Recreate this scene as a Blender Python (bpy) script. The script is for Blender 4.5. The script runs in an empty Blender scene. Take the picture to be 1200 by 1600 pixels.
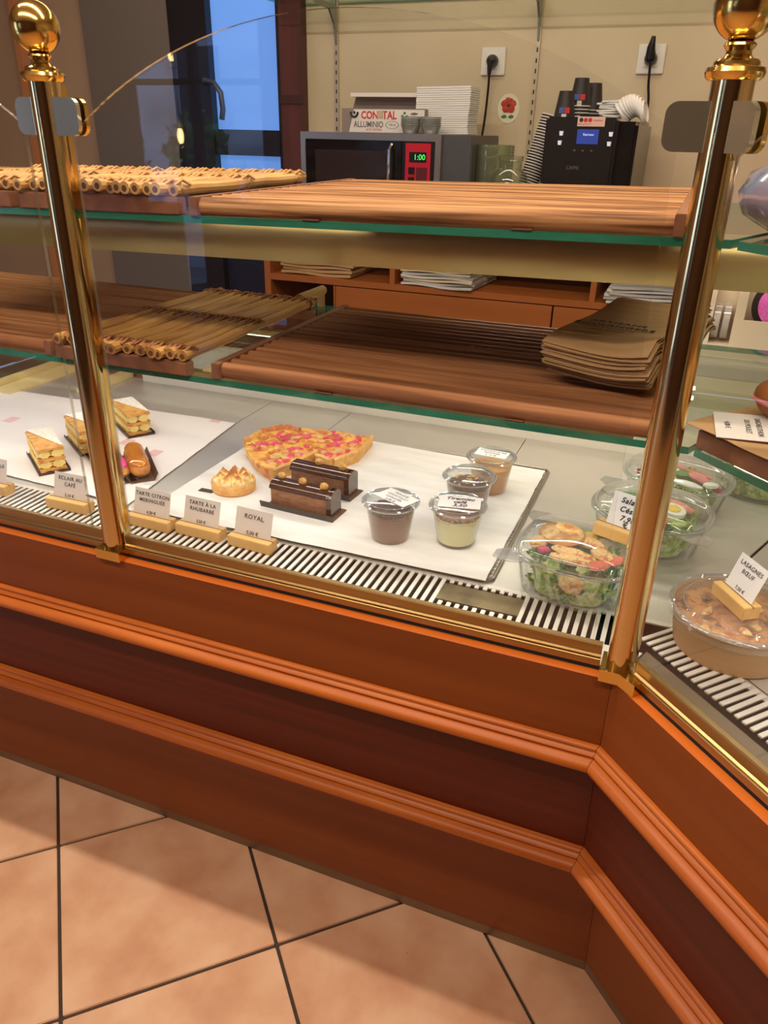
import bpy, bmesh, math, random
from mathutils import Vector, Matrix, Euler, noise
C = bpy.context.scene.collection
PI = math.pi
rnd = random.Random(7)

# ------------------------------------------------------------------ camera
cam_d = bpy.data.cameras.new('camera')
cam = bpy.data.objects.new('camera', cam_d); C.objects.link(cam)
cam_d.sensor_fit = 'HORIZONTAL'; cam_d.sensor_width = 36.0
cam_d.lens = 36.0; cam_d.clip_start = 0.02
YAW, PITCH, ROLL = -0.368, 0.462, 0.020
f = Vector((math.sin(YAW)*math.cos(PITCH), math.cos(YAW)*math.cos(PITCH), -math.sin(PITCH)))
r = Vector((math.cos(YAW), -math.sin(YAW), 0)); u = r.cross(f)
r2 = math.cos(ROLL)*r + math.sin(ROLL)*u; u2 = -math.sin(ROLL)*r + math.cos(ROLL)*u
M = Matrix((r2, u2, -f)).transposed().to_4x4(); M.translation = Vector((-0.0404, -1.0232, 1.4512))
cam.matrix_world = M
bpy.context.scene.camera = cam

# ------------------------------------------------------------------ world, lights, exposure
W = bpy.data.worlds.new('world'); bpy.context.scene.world = W; W.use_nodes = True
W.node_tree.nodes['Background'].inputs[0].default_value = (0.42, 0.60, 1.0, 1)
W.node_tree.nodes['Background'].inputs[1].default_value = 3.6
vs = bpy.context.scene.view_settings
bpy.context.scene.display_settings.display_device = 'sRGB'
vs.view_transform = 'Standard'; vs.look = 'None'; vs.gamma = 1.0; vs.exposure = 0.0
vs.use_curve_mapping = False
CEIL = 2.75
def area(name, loc, size, size_y, power, col, rot=(0, 0, 0)):
    d = bpy.data.lights.new(name, 'AREA'); d.shape = 'RECTANGLE'; d.size = size; d.size_y = size_y
    d.energy = power; d.color = col
    o = bpy.data.objects.new(name, d); C.objects.link(o); o.location = loc; o.rotation_euler = rot
    return o
WARM = (1.0, 0.87, 0.70)
area('lamp_light_over_counter', (-0.55, -0.10, CEIL-0.06), 2.8, 0.06, 42, (1.0, 0.90, 0.77))
area('lamp_light_over_shop', (-0.6, -1.22, CEIL-0.06), 2.6, 0.16, 44, WARM)
area('lamp_light_over_backroom', (-0.9, 1.35, CEIL-0.06), 3.0, 0.15, 14, (1.0, 0.86, 0.66))
COOL = (1.0, 0.96, 0.90)
area('case_lamp_front', (-0.98, 0.05, 1.064), 1.8, 0.02, 1.7, COOL)
area('case_lamp_middle', (-0.98, 0.36, 1.064), 1.8, 0.02, 2.1, COOL)
area('case_lamp_right_front', (0.34, -0.27, 1.064), 0.8, 0.02, 1.0, COOL, (0, 0, -PI/4))
area('case_lamp_right_middle', (0.55, -0.05, 1.064), 0.8, 0.02, 1.0, COOL, (0, 0, -PI/4))
area('canopy_lamp_light', (-0.95, 0.61, 1.185), 1.9, 0.03, 6, (1.0, 0.88, 0.70))

# ------------------------------------------------------------------ materials
def srgb(c):
    return tuple(((x/255)/12.92 if x/255 <= 0.04045 else ((x/255+0.055)/1.055)**2.4) for x in c)
def nodes(name):
    m = bpy.data.materials.new(name); m.use_nodes = True
    nt = m.node_tree; b = nt.nodes['Principled BSDF']; return m, nt, b
def mat(name, c1, c2=None, rough=0.5, metal=0.0, scale=(20, 20, 20), detail=4, bump=0.0, bscale=None,
        lo=0.35, hi=0.65, coat=0.0, sss=0.0, emit=None, estr=0.0, c3=None, spec=None, dist=0.0, rand=False):
    m, nt, b = nodes(name)
    b.inputs['Roughness'].default_value = rough; b.inputs['Metallic'].default_value = metal
    b.inputs['Coat Weight'].default_value = coat
    if spec is not None: b.inputs['Specular IOR Level'].default_value = spec
    if sss:
        b.inputs['Subsurface Weight'].default_value = sss
        b.inputs['Subsurface Radius'].default_value = (0.01, 0.006, 0.004)
    c1 = srgb(c1); b.inputs['Base Color'].default_value = (*c1, 1)
    if emit: 
        b.inputs['Emission Color'].default_value = (*srgb(emit), 1); b.inputs['Emission Strength'].default_value = estr
    if c2 or bump:
        tc = nt.nodes.new('ShaderNodeTexCoord'); mp = nt.nodes.new('ShaderNodeMapping')
        mp.inputs['Scale'].default_value = scale
        nt.links.new(tc.outputs['Object'], mp.inputs[0])
        if rand:   # every rod, cane or board shows its own stretch of grain
            oi = nt.nodes.new('ShaderNodeObjectInfo'); mu = nt.nodes.new('ShaderNodeMath'); mu.operation = 'MULTIPLY'; mu.inputs[1].default_value = 60
            nt.links.new(oi.outputs['Random'], mu.inputs[0]); nt.links.new(mu.outputs[0], mp.inputs['Location'])
        n = nt.nodes.new('ShaderNodeTexNoise'); n.inputs['Scale'].default_value = 1.0
        n.inputs['Detail'].default_value = detail; n.inputs['Distortion'].default_value = dist
        nt.links.new(mp.outputs[0], n.inputs['Vector'])
        if c2:
            rp = nt.nodes.new('ShaderNodeValToRGB'); e = rp.color_ramp.elements
            e[0].position = lo; e[0].color = (*c1, 1); e[1].position = hi; e[1].color = (*srgb(c2), 1)
            if c3:
                q = rp.color_ramp.elements.new((lo+hi)/2); q.color = (*srgb(c3), 1)
            nt.links.new(n.outputs['Fac'], rp.inputs[0]); nt.links.new(rp.outputs[0], b.inputs['Base Color'])
        if bump:
            bp = nt.nodes.new('ShaderNodeBump'); bp.inputs['Strength'].default_value = bump
            bp.inputs['Distance'].default_value = 0.002
            if bscale:
                mp2 = nt.nodes.new('ShaderNodeMapping'); mp2.inputs['Scale'].default_value = bscale
                nt.links.new(tc.outputs['Object'], mp2.inputs[0])
                n2 = nt.nodes.new('ShaderNodeTexNoise'); n2.inputs['Scale'].default_value = 1.0; n2.inputs['Detail'].default_value = 4
                nt.links.new(mp2.outputs[0], n2.inputs['Vector']); nt.links.new(n2.outputs['Fac'], bp.inputs['Height'])
            else: nt.links.new(n.outputs['Fac'], bp.inputs['Height'])
            nt.links.new(bp.outputs[0], b.inputs['Normal'])
    return m
def clear(name, tint=(255, 255, 255), f0=0.04, rough=0.0, body=0.0, body_col=(255, 255, 255), power=5.0):
    """thin transparent sheet: see-through, Fresnel mirror on top, a little milky body if wanted"""
    m = bpy.data.materials.new(name); m.use_nodes = True; nt = m.node_tree
    for n in list(nt.nodes): nt.nodes.remove(n)
    out = nt.nodes.new('ShaderNodeOutputMaterial'); tr = nt.nodes.new('ShaderNodeBsdfTransparent')
    tr.inputs[0].default_value = (*srgb(tint), 1)
    gl = nt.nodes.new('ShaderNodeBsdfGlossy'); gl.inputs['Roughness'].default_value = rough
    lw = nt.nodes.new('ShaderNodeLayerWeight'); lw.inputs['Blend'].default_value = 0.5
    pw = nt.nodes.new('ShaderNodeMath'); pw.operation = 'POWER'; pw.inputs[1].default_value = power
    ma = nt.nodes.new('ShaderNodeMath'); ma.operation = 'MULTIPLY_ADD'
    ma.inputs[1].default_value = 1-f0; ma.inputs[2].default_value = f0
    nt.links.new(lw.outputs['Facing'], pw.inputs[0]); nt.links.new(pw.outputs[0], ma.inputs[0])
    mx = nt.nodes.new('ShaderNodeMixShader'); base = tr
    if body > 0:
        df = nt.nodes.new('ShaderNodeBsdfDiffuse'); df.inputs[0].default_value = (*srgb(body_col), 1)
        m0 = nt.nodes.new('ShaderNodeMixShader'); m0.inputs[0].default_value = body
        nt.links.new(tr.outputs[0], m0.inputs[1]); nt.links.new(df.outputs[0], m0.inputs[2]); base = m0
    nt.links.new(ma.outputs[0], mx.inputs[0]); nt.links.new(base.outputs[0], mx.inputs[1]); nt.links.new(gl.outputs[0], mx.inputs[2])
    nt.links.new(mx.outputs[0], out.inputs[0])
    return m
m_cherry = mat('cherry_wood', (140, 70, 20), (122, 57, 14), rough=0.42, scale=(1.5, 12, 30), lo=0.2, hi=0.8, detail=3, spec=.3)
m_cherry_cap = mat('cherry_wood_edge', (206, 106, 34), (190, 92, 26), rough=0.35, scale=(2, 15, 30), lo=0.2, hi=0.8, coat=0.2)
m_mould = mat('moulding_wood', (188, 100, 30), (158, 74, 20), rough=0.4, spec=.3, scale=(4, 40, 60), lo=0.25, hi=0.75)
m_mahog = mat('mahogany_panel', (98, 32, 12), (78, 22, 8), rough=0.42, scale=(1.5, 25, 60), lo=0.3, hi=0.7, spec=.25)
m_groove = mat('dark_groove', (30, 14, 8), rough=0.8)
m_brass = mat('polished_brass', (214, 186, 132), rough=0.11, metal=1.0)
m_brass_soft = mat('brushed_brass', (172, 142, 92), (156, 126, 80), rough=0.34, metal=1.0, scale=(3, 60, 60))
m_brass_old = mat('brass_base', (222, 184, 102), rough=0.16, metal=1.0)
m_gold_sheet = mat('gold_anodised_sheet', (196, 168, 116), (180, 152, 102), rough=0.45, metal=0.7, scale=(2, 2, 2))
m_steel = mat('brushed_steel', (216, 213, 206), (196, 192, 184), rough=0.42, metal=0.65, scale=(3, 3, 3), detail=8, lo=0.25, hi=0.75)
m_slat = mat('grille_metal', (225, 220, 210), rough=0.4, metal=0.5)
m_dark = mat('dark_gap', (22, 19, 16), rough=0.9)
m_kick = mat('kick_metal', (138, 112, 80), (122, 98, 68), rough=0.45, metal=0.5, scale=(4, 30, 30))
m_glass = clear('front_glass', f0=0.045)
m_glass_edge = clear('glass_edge', tint=(200, 200, 190), f0=.2, rough=.05, body=.25, body_col=(220, 205, 185))
m_shelf = clear('shelf_glass', tint=(244, 250, 246), f0=0.045)
m_shelf_edge = mat('shelf_glass_edge', (38, 112, 88), (58, 140, 112), rough=0.15, scale=(6, 6, 40))
m_tray = mat('teak_slats', (170, 116, 74), (118, 72, 42), rough=0.7, spec=.2, rand=True, detail=7, scale=(3, 90, 90), lo=0.32, hi=0.68, c3=(150, 98, 62), bump=0.2)
m_tray_up = mat('oak_slats', (188, 140, 92), (112, 72, 42), rough=0.65, spec=.25, rand=True, detail=8, scale=(4, 150, 150), lo=0.38, hi=0.62, c3=(164, 112, 68), bump=0.2)
m_rail = mat('tray_rail_wood', (150, 100, 68), (122, 76, 50), rough=0.65, scale=(30, 4, 30))
m_cane = mat('bamboo_cane', (204, 156, 88), (140, 92, 46), rough=0.42, rand=True, scale=(40, 5, 40), lo=0.35, hi=0.7, c3=(182, 132, 70))
m_cane_up = mat('pale_bamboo_cane', (226, 184, 116), (190, 140, 80), rough=0.42, rand=True, scale=(40, 5, 40), lo=0.35, hi=0.7)
m_bind = mat('rattan_binding', (170, 112, 60), (120, 70, 36), rough=0.6, scale=(60, 60, 60))
m_canehole = mat('cane_end', (110, 70, 40), rough=0.8)
m_paper = mat('parchment', (234, 232, 228), (220, 217, 211), rough=0.65, scale=(6, 30, 6), bump=0.25, bscale=(9, 26, 9))
m_white = mat('white_card', (236, 232, 226), rough=0.6)
m_card = mat('price_card', (226, 216, 208), rough=0.55)
m_ink = mat('black_ink', (40, 36, 38), rough=0.6)
m_ink_blue = mat('blue_grey_ink', (84, 94, 116), rough=0.6)
m_pine = mat('pine_block', (222, 182, 112), (206, 160, 92), rough=0.5, scale=(8, 60, 60), lo=0.3, hi=0.7)
m_plastic = clear('clear_plastic', tint=(250, 252, 252), f0=0.06, rough=0.05, body=0.06, power=3.0)
m_rim = clear('plastic_rim', tint=(232, 238, 238), f0=0.16, rough=0.08, body=0.14, power=2.5)
m_black = mat('black_plastic', (22, 20, 20), rough=0.3)
m_blackcard = mat('black_card', (52, 48, 48), rough=0.45)
m_wall = mat('cream_wall', (216, 196, 164), (208, 188, 154), rough=0.7, scale=(3, 3, 3))
m_taupe = mat('taupe_wall', (176, 146, 120), (166, 136, 112), rough=0.8, scale=(2, 2, 2))
m_greywall = mat('grey_wall', (112, 100, 92), rough=0.8)
m_tan = mat('orange_wall', (190, 124, 80), rough=0.8)
m_frame = mat('black_frame', (22, 14, 12), rough=0.4)
m_redframe = mat('red_brown_frame', (96, 46, 32), (76, 36, 26), rough=0.45, scale=(20, 20, 2))
m_blue = mat('frosted_pane', (90, 130, 200), rough=0.5, emit=(92, 140, 214), estr=0.85)
m_navy = mat('navy_panel', (22, 26, 48), rough=0.5)
m_cab = mat('cabinet_wood', (166, 94, 38), (146, 78, 30), rough=0.42, scale=(2, 20, 20), lo=0.2, hi=0.8)

# ------------------------------------------------------------------ mesh helpers
ORD = ['first', 'second', 'third', 'fourth', 'fifth', 'sixth', 'seventh', 'eighth', 'ninth', 'tenth']
class MB:
    def __init__(s): s.v = []; s.f = []
    def add(s, vs_, fs):
        n = len(s.v); s.v += [tuple(v) for v in vs_]; s.f += [tuple(i+n for i in q) for q in fs]; return s
    def box(s, x0, x1, y0, y1, z0, z1, b=0.0, mx=None):
        bm = bmesh.new(); bmesh.ops.create_cube(bm, size=1.0)
        for v in bm.verts: v.co = Vector(((x0+x1)/2+v.co.x*(x1-x0), (y0+y1)/2+v.co.y*(y1-y0), (z0+z1)/2+v.co.z*(z1-z0)))
        if b: bmesh.ops.bevel(bm, geom=list(bm.edges), offset=b, segments=2, affect='EDGES')
        if mx is not None: bmesh.ops.transform(bm, matrix=mx, verts=bm.verts)
        bm.verts.index_update(); s.add([v.co for v in bm.verts], [[v.index for v in q.verts] for q in bm.faces]); bm.free(); return s
    def tube(s, pts, rad, n=8, caps=True, rads=None):
        pts = [Vector(p) for p in pts]; rings = []; k = len(pts); up = None
        for i, p in enumerate(pts):
            t = (pts[min(i+1, k-1)]-pts[max(i-1, 0)]).normalized()
            if up is None: up = Vector((0, 0, 1)) if abs(t.z) < 0.9 else Vector((1, 0, 0))
            a = t.cross(up)
            if a.length < 1e-4: a = t.cross(Vector((0, 1, 0)))
            a.normalize(); b = a.cross(t).normalized(); up = b
            rr = rads[i] if rads else rad
            rings.append([p+a*math.cos(2*PI*j/n)*rr+b*math.sin(2*PI*j/n)*rr for j in range(n)])
        vv = [q for rg in rings for q in rg]
        ff = [(i*n+j, i*n+(j+1) % n, (i+1)*n+(j+1) % n, (i+1)*n+j) for i in range(k-1) for j in range(n)]
        if caps: ff += [tuple(range(n))[::-1], tuple((k-1)*n+j for j in range(n))]
        return s.add(vv, ff)
    def lathe(s, prof, c=(0, 0, 0), n=32, sx=1, sy=1):
        vv = []; 
        for (rr, z) in prof:
            for j in range(n): vv.append((c[0]+rr*sx*math.cos(2*PI*j/n), c[1]+rr*sy*math.sin(2*PI*j/n), c[2]+z))
        k = len(prof)
        ff = [(i*n+j, i*n+(j+1) % n, (i+1)*n+(j+1) % n, (i+1)*n+j) for i in range(k-1) for j in range(n)]
        return s.add(vv, ff)
    def prism(s, poly, z0, z1):
        n = len(poly)
        return s.add([(x, y, z0) for x, y in poly]+[(x, y, z1) for x, y in poly],
                     [tuple(range(n))[::-1], tuple(range(n, 2*n))]+[(i, (i+1) % n, n+(i+1) % n, n+i) for i in range(n)])
    def sweep(s, prof, xa, xb, closed=True):
        """profile of (y, z) swept along x between xa(y) and xb(y)"""
        n = len(prof); vv = [(xa(y), y, z) for y, z in prof]+[(xb(y), y, z) for y, z in prof]
        m = n if closed else n-1
        ff = [(i, (i+1) % n, n+(i+1) % n, n+i) for i in range(m)]
        if closed: ff += [tuple(range(n))[::-1], tuple(range(n, 2*n))]
        return s.add(vv, ff)
    def blob(s, c, r3, seed=0, amp=0.15, sub=2, freq=2.0, mx=None):
        bm = bmesh.new(); bmesh.ops.create_icosphere(bm, subdivisions=sub, radius=1.0)
        for v in bm.verts:
            d = 1+amp*noise.noise(v.co*freq+Vector((seed*3.1, seed*1.7, seed)))
            v.co = Vector((v.co.x*r3[0]*d, v.co.y*r3[1]*d, v.co.z*r3[2]*d))
            if mx is not None: v.co = mx @ v.co
            v.co += Vector(c)
        bm.verts.index_update(); s.add([v.co for v in bm.verts], [[v.index for v in q.verts] for q in bm.faces]); bm.free(); return s
    def mesh(s, name, m, smooth=True, ang=35):
        me = bpy.data.meshes.new(name); me.from_pydata(s.v, [], s.f); me.update()
        bm = bmesh.new(); bm.from_mesh(me); bmesh.ops.recalc_face_normals(bm, faces=bm.faces); bm.to_mesh(me); bm.free()
        for mm in (m if isinstance(m, (list, tuple)) else [m]): me.materials.append(mm)
        if smooth:
            me.shade_smooth(); me.set_sharp_from_angle(angle=math.radians(ang))
        return me
    def build(s, name, m, parent=None, loc=None, rot=None, smooth=True, ang=35):
        o = bpy.data.objects.new(name, s.mesh(name, m, smooth, ang)); C.objects.link(o)
        if parent: o.parent = parent
        if loc is not None: o.location = loc
        if rot is not None: o.rotation_euler = rot
        return o
def tag(o, label=None, cat=None, group=None, kind=None):
    if label: o['label'] = label
    if cat: o['category'] = cat
    if group: o['group'] = group
    if kind: o['kind'] = kind
    return o
def thing(name, label, cat, loc=(0, 0, 0), rotz=0, group=None, rot=None):
    o = bpy.data.objects.new(name, None); o.empty_display_size = 0.02; C.objects.link(o)
    o.location = loc; o.rotation_euler = rot or (0, 0, rotz)
    return tag(o, label, cat, group)
def inst(src, parent=None, loc=None, rot=None):
    c = src.copy(); C.objects.link(c)
    if parent is not None: c.parent = parent
    if loc is not None: c.location = loc
    if rot is not None: c.rotation_euler = rot
    return c
def copy_tree(o, parent=None):
    c = o.copy(); C.objects.link(c); c.parent = parent
    for ch in [x for x in o.children]: copy_tree(ch, c)
    return c
def face_mat(o, test, idx):
    for p in o.data.polygons:
        if test(p): p.material_index = idx
def text(body, size, m, parent, loc, rot=(0, 0, 0), name='lettering', align='CENTER', ext=0.0002, off=0.0, shear=0.0, sp=1.0, wx=1.0, line=1.0):
    cu = bpy.data.curves.new('t', 'FONT'); cu.body = body; cu.size = size; cu.align_x = align; cu.align_y = 'CENTER'
    cu.extrude = ext; cu.offset = off; cu.shear = shear; cu.space_character = sp; cu.space_line = line; cu.resolution_u = 3
    t = bpy.data.objects.new('t', cu); C.objects.link(t); bpy.context.view_layer.update()
    me = bpy.data.meshes.new_from_object(t.evaluated_get(bpy.context.evaluated_depsgraph_get()))
    bpy.data.objects.remove(t); me.name = name; me.materials.clear(); me.materials.append(m)
    o = bpy.data.objects.new(name, me); C.objects.link(o); o.parent = parent; o.location = loc; o.rotation_euler = rot
    o.scale = (wx, 1, 1)
    return o

TAN = math.tan(0.3927)
RZ = -PI/4
DECK = 0.774
def lx(y): return TAN*y          # left run ends on the mitre
def rx(y): return -TAN*y         # right run starts on the mitre (its own frame)
XL = -2.7; XR = 1.6
NW = Matrix.Rotation(RZ, 4, 'Z')

# ------------------------------------------------------------------ the room
fl = MB().box(-4.2, 2.6, -3.4, 2.2, -0.06, -0.006).build('floor', mat('grout', (62, 48, 38), rough=0.9), smooth=False)
tag(fl, kind='structure')
m_tile = mat('terracotta_tile', (216, 172, 136), (192, 138, 102), rough=0.42, scale=(7, 7, 7), detail=9, lo=0.35, hi=0.68, c3=(206, 156, 120), bump=0.15, bscale=(60, 60, 60))
# spatter of small chips in the glaze
def add_specks(m):
    nt = m.node_tree; b = nt.nodes['Principled BSDF']; link = b.inputs['Base Color'].links[0].from_socket
    tc = nt.nodes.new('ShaderNodeTexCoord'); v = nt.nodes.new('ShaderNodeTexVoronoi'); v.inputs['Scale'].default_value = 26
    nt.links.new(tc.outputs['Object'], v.inputs['Vector'])
    lt = nt.nodes.new('ShaderNodeMath'); lt.operation = 'LESS_THAN'; lt.inputs[1].default_value = 0.045
    n = nt.nodes.new('ShaderNodeTexNoise'); n.inputs['Scale'].default_value = 5
    nt.links.new(tc.outputs['Object'], n.inputs['Vector'])
    gt = nt.nodes.new('ShaderNodeMath'); gt.operation = 'GREATER_THAN'; gt.inputs[1].default_value = 0.56
    mu = nt.nodes.new('ShaderNodeMath'); mu.operation = 'MULTIPLY'
    nt.links.new(v.outputs['Distance'], lt.inputs[0]); nt.links.new(n.outputs['Fac'], gt.inputs[0])
    nt.links.new(lt.outputs[0], mu.inputs[0]); nt.links.new(gt.outputs[0], mu.inputs[1])
    mx = nt.nodes.new('ShaderNodeMixRGB'); mx.inputs[2].default_value = (*srgb((120, 66, 40)), 1)
    nt.links.new(mu.outputs[0], mx.inputs[0]); nt.links.new(link, mx.inputs[1]); nt.links.new(mx.outputs[0], b.inputs['Base Color'])
add_specks(m_tile)
tt = 0.823; S = 0.4; Tv = Vector((math.cos(tt), -math.sin(tt), 0)); Vv = Vector((math.sin(tt), math.cos(tt), 0))
tm = MB().box(-S/2+.0035, S/2-.0035, -S/2+.0035, S/2-.0035, -0.009, 0.0, b=0.0015).mesh('tile', m_tile)
u0, v0 = -0.36, -0.648; k = 0
for i in range(-12, 13):
    for j in range(-12, 13):
        c = Vv*(u0-0.5+i)*S + Tv*(v0-0.5+j)*S
        if -3.9 < c.x < 2.3 and -3.1 < c.y < 0.15:
            o = bpy.data.objects.new('tile', tm); C.objects.link(o); o.parent = fl
            o.location = (c.x, c.y, rnd.uniform(-0.0004, 0.0004)); o.rotation_euler = (0, 0, -tt + rnd.choice((0, PI/2, PI, -PI/2)))
def wall(name, *a, m=m_wall):
    return tag(MB().box(*a).build(name, m, smooth=False), kind='structure')
wall('wall_back', -1.60, 2.6, 2.05, 2.17, 0, CEIL)
wall('wall_right', 2.6, 2.7, -3.4, 2.17, 0, CEIL)
wl = MB(); wl.box(-4.3, -4.2, -1.75, 2.17, 0, CEIL); wl.box(-4.3, -4.2, -3.4, -3.0, 0, CEIL); wl.box(-4.3, -4.2, -3.0, -1.75, 2.35, CEIL)
tag(wl.build('wall_left', m_taupe, smooth=False), kind='structure')
wf = MB(); wf.box(-4.28, -4.22, -3.0, -2.94, 0, 2.35); wf.box(-4.28, -4.22, -1.81, -1.75, 0, 2.35); wf.box(-4.28, -4.22, -2.94, -1.81, 0, .12); wf.box(-4.28, -4.22, -2.94, -1.81, 2.27, 2.35)
d2 = tag(wf.build('door_2', m_frame, smooth=False), kind='structure')
MB().box(-4.255, -4.248, -2.94, -1.81, .12, 2.27).build('door_pane', m_glass, d2, smooth=False)
wall('ceiling', -4.3, 2.7, -3.5, 2.17, CEIL, CEIL+.08, m=mat('ceiling_paint', (225, 210, 188), rough=0.8))
# left stretch of the back wall: taupe bay, grey pier, black framed door with frosted panes
wall('wall_back_bay', -4.2, -2.57, 2.02, 2.16, 0, CEIL, m=m_taupe)
wall('wall_back_pier', -2.58, -2.16, 1.985, 2.15, 0, CEIL, m=m_greywall)
wall('trim_1', -2.96, -2.93, 1.99, 2.02, 0, CEIL, m=m_tan)
d = MB()
d.box(-2.16, -1.985, 1.99, 2.09, 0, CEIL); d.box(-2.0, -1.68, 2.0, 2.08, 1.345, 1.440)
d.box(-1.685, -1.672, 2.0, 2.08, 0, CEIL); d.box(-2.0, -1.68, 2.0, 2.08, 1.10, 1.15); d.box(-2.0, -1.68, 2.0, 2.08, 2.6, CEIL)
dr = tag(d.build('door_1', m_frame, smooth=False), kind='structure')
MB().box(-1.995, -1.684, 2.03, 2.05, 1.43, 2.62).build('frosted_pane', m_blue, dr, smooth=False)
MB().box(-1.995, -1.684, 2.03, 2.05, 1.14, 1.35).build('frosted_pane', m_blue, dr, smooth=False)
MB().box(-1.995, -1.684, 2.03, 2.06, 0.0, 1.11).build('lower_panel', m_navy, dr, smooth=False)
h = MB(); h.tube([(-2.0, 1.995, 1.61), (-2.0, 1.95, 1.61)], 0.010); h.tube([(-2.0, 1.95, 1.612), (-1.955, 1.95, 1.605), (-1.925, 1.95, 1.57), (-1.920, 1.95, 1.51), (-1.928, 1.95, 1.475)], 0.011)
h.build('door_handle', mat('slate_handle', (56, 66, 84), rough=.35), dr, loc=(.012, 0, 0))
wall('trim_2', -1.672, -1.58, 2.0, 2.10, 0, CEIL, m=m_redframe)
wall('trim_3', -1.674, -1.578, 1.995, 2.01, 1.535, 1.565, m=mat('dark_red_rail', (66, 30, 22), rough=0.5))

# shop front behind the camera: openings with daylight, plants outside (seen only as reflections)
YF = -3.4
m_shop = mat('shopfront_wood', (70, 44, 32), rough=0.6)
sf = MB()
sf.box(-4.3, -3.35, YF-.1, YF, 0, CEIL); sf.box(-2.45, -1.5, YF-.1, YF, 0, CEIL); sf.box(-3.35, -3.10, YF-.1, YF, 0, 1.02); sf.box(-2.90, -2.45, YF-.1, YF, 0, 1.02)
sf.box(-3.35, -2.45, YF-.1, YF, 2.1, CEIL); sf.box(-1.5, -0.4, YF-.1, YF, 0, CEIL); sf.box(-0.4, 2.7, YF-.1, YF, 0, 0.7); sf.box(-0.4, 0.3, YF-.1, YF, 0.7, CEIL)
sf.box(1.5, 2.7, YF-.1, YF, 0.7, CEIL); sf.box(0.3, 1.5, YF-.1, YF, 0.7, CEIL)
sfo = tag(sf.build('wall_front', m_shop, smooth=False), kind='structure')
wf = MB(); wf.box(-2.93, -2.89, YF-.08, YF-.02, 1.02, 2.1); wf.box(-3.35, -2.45, YF-.08, YF-.02, 1.66, 1.69)
w1 = tag(wf.build('window_1', m_frame, smooth=False), kind='structure')
MB().box(-3.34, -2.46, YF-.055, YF-.05, 1.02, 2.1).build('window_pane', m_glass, w1, smooth=False)
m_leaf_out = mat('street_foliage', (120, 170, 96), (60, 100, 56), rough=0.7, scale=(12, 12, 12))
m_potg = mat('plant_pot', (90, 88, 84), rough=0.7)
for i, (px, py, pz, rr) in enumerate([(-4.25, -4.3, 1.15, .28), (-3.62, -4.5, 1.25, .24), (-3.08, -4.2, 1.0, .18)]):
    t = thing('potted_shrub', ['round potted shrub furthest left outside the shop front', 'taller potted shrub in the middle outside the shop front', 'small potted shrub nearest the door outside the shop'][i], 'plant', (px, py, -0.05))
    mb = MB()
    for q in range(160):
        a = rnd.uniform(0, 2*PI); b_ = math.acos(rnd.uniform(-1, 1)); rad = rr*rnd.uniform(.6, 1.1)
        c = Vector((rad*math.sin(b_)*math.cos(a), rad*math.sin(b_)*math.sin(a), pz+.05+rad*1.2*math.cos(b_)))
        e = Euler((rnd.uniform(0, 6), rnd.uniform(0, 6), rnd.uniform(0, 6))).to_matrix()
        s_ = rnd.uniform(.04, .08)
        mb.add([c+e@Vector(p)*s_ for p in [(-1, 0, 0), (0, -.5, .1), (1, 0, 0), (0, .5, .1)]], [(0, 1, 2, 3)])
    fo = mb.build('foliage', m_leaf_out, t); fo['kind'] = 'stuff'
    MB().lathe([(0, 0), (.13, 0), (.17, .36), (.16, .36), (.15, .32), (0, .32)], n=20).build('pot', m_potg, t)
    MB().tube([(0, 0, .3), (.02, 0, .6), (0, 0, pz)], .015).build('stem', m_rail, t)
facade = MB().box(-7, 3.5, -7.4, -7.2, -0.1, 3.0)
fo = facade.build('street_facade', mat('facade_stone', (214, 218, 226), (150, 156, 168), rough=0.9, scale=(1.2, 1.2, 3)), smooth=False)
tag(fo, 'pale stone street facade seen through the shop window', 'building')
for gx in (-5.6, -4.3, -3.0, -1.7):
    MB().box(gx, gx+.5, -7.21, -7.17, 0.6, 2.2).build('window', m_navy, fo, smooth=False)
gnd = MB().box(-8, 4, -7.4, -3.5, -0.12, -0.06).build('pavement', mat('pavement_stone', (110, 110, 116), rough=0.9), smooth=False); tag(gnd, kind='structure')

# ceiling spot rails (real fittings that give the light)
m_lampglow = mat('lamp_glow', (255, 240, 214), emit=(255, 226, 180), estr=6)
for i, (x, y) in enumerate([(-1.5, 0.0), (-.95, 0.0), (-.4, 0.0), (.15, 0.0), (-1.4, -1.3), (-.6, -1.3), (.2, -1.3)]):
    t = thing('ceiling_downlight', ('white ceiling downlight over the counter' if y == 0 else 'white ceiling downlight over the customer floor'), 'ceiling light', (x, y, CEIL), group=('downlights over the counter' if y == 0 else 'downlights over the floor'))
    MB().lathe([(.035, -.004), (.05, -.012), (.052, 0)], n=20).build('trim_ring', m_white, t)
    MB().lathe([(0, -.003), (.035, -.003)], n=20).build('bulb', m_lampglow, t)
m_bulbglass = clear('bulb_glass', f0=0.08)
for i, (x, y, z) in enumerate([(-1.95, -1.9, 1.42), (-2.03, -2.0, 1.70)]):
    t = thing('pendant_bulb', ['bare glowing pendant bulb hanging lower in the shop', 'bare glowing pendant bulb hanging higher in the shop'][i], 'lamp', (x, y, z))
    MB().lathe([(0, -.06), (.03, -.05), (.045, -.015), (.04, .02), (.02, .05), (.014, .07)], n=20).build('globe', m_bulbglass, t)
    MB().blob((0, 0, -.005), (.010, .010, .028), 1, 0).build('filament', mat('filament', (255, 230, 180), emit=(255, 214, 140), estr=30), t)
    MB().tube([(0, 0, .06), (0, 0, CEIL-z)], .004).build('cord', m_black, t)

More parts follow.
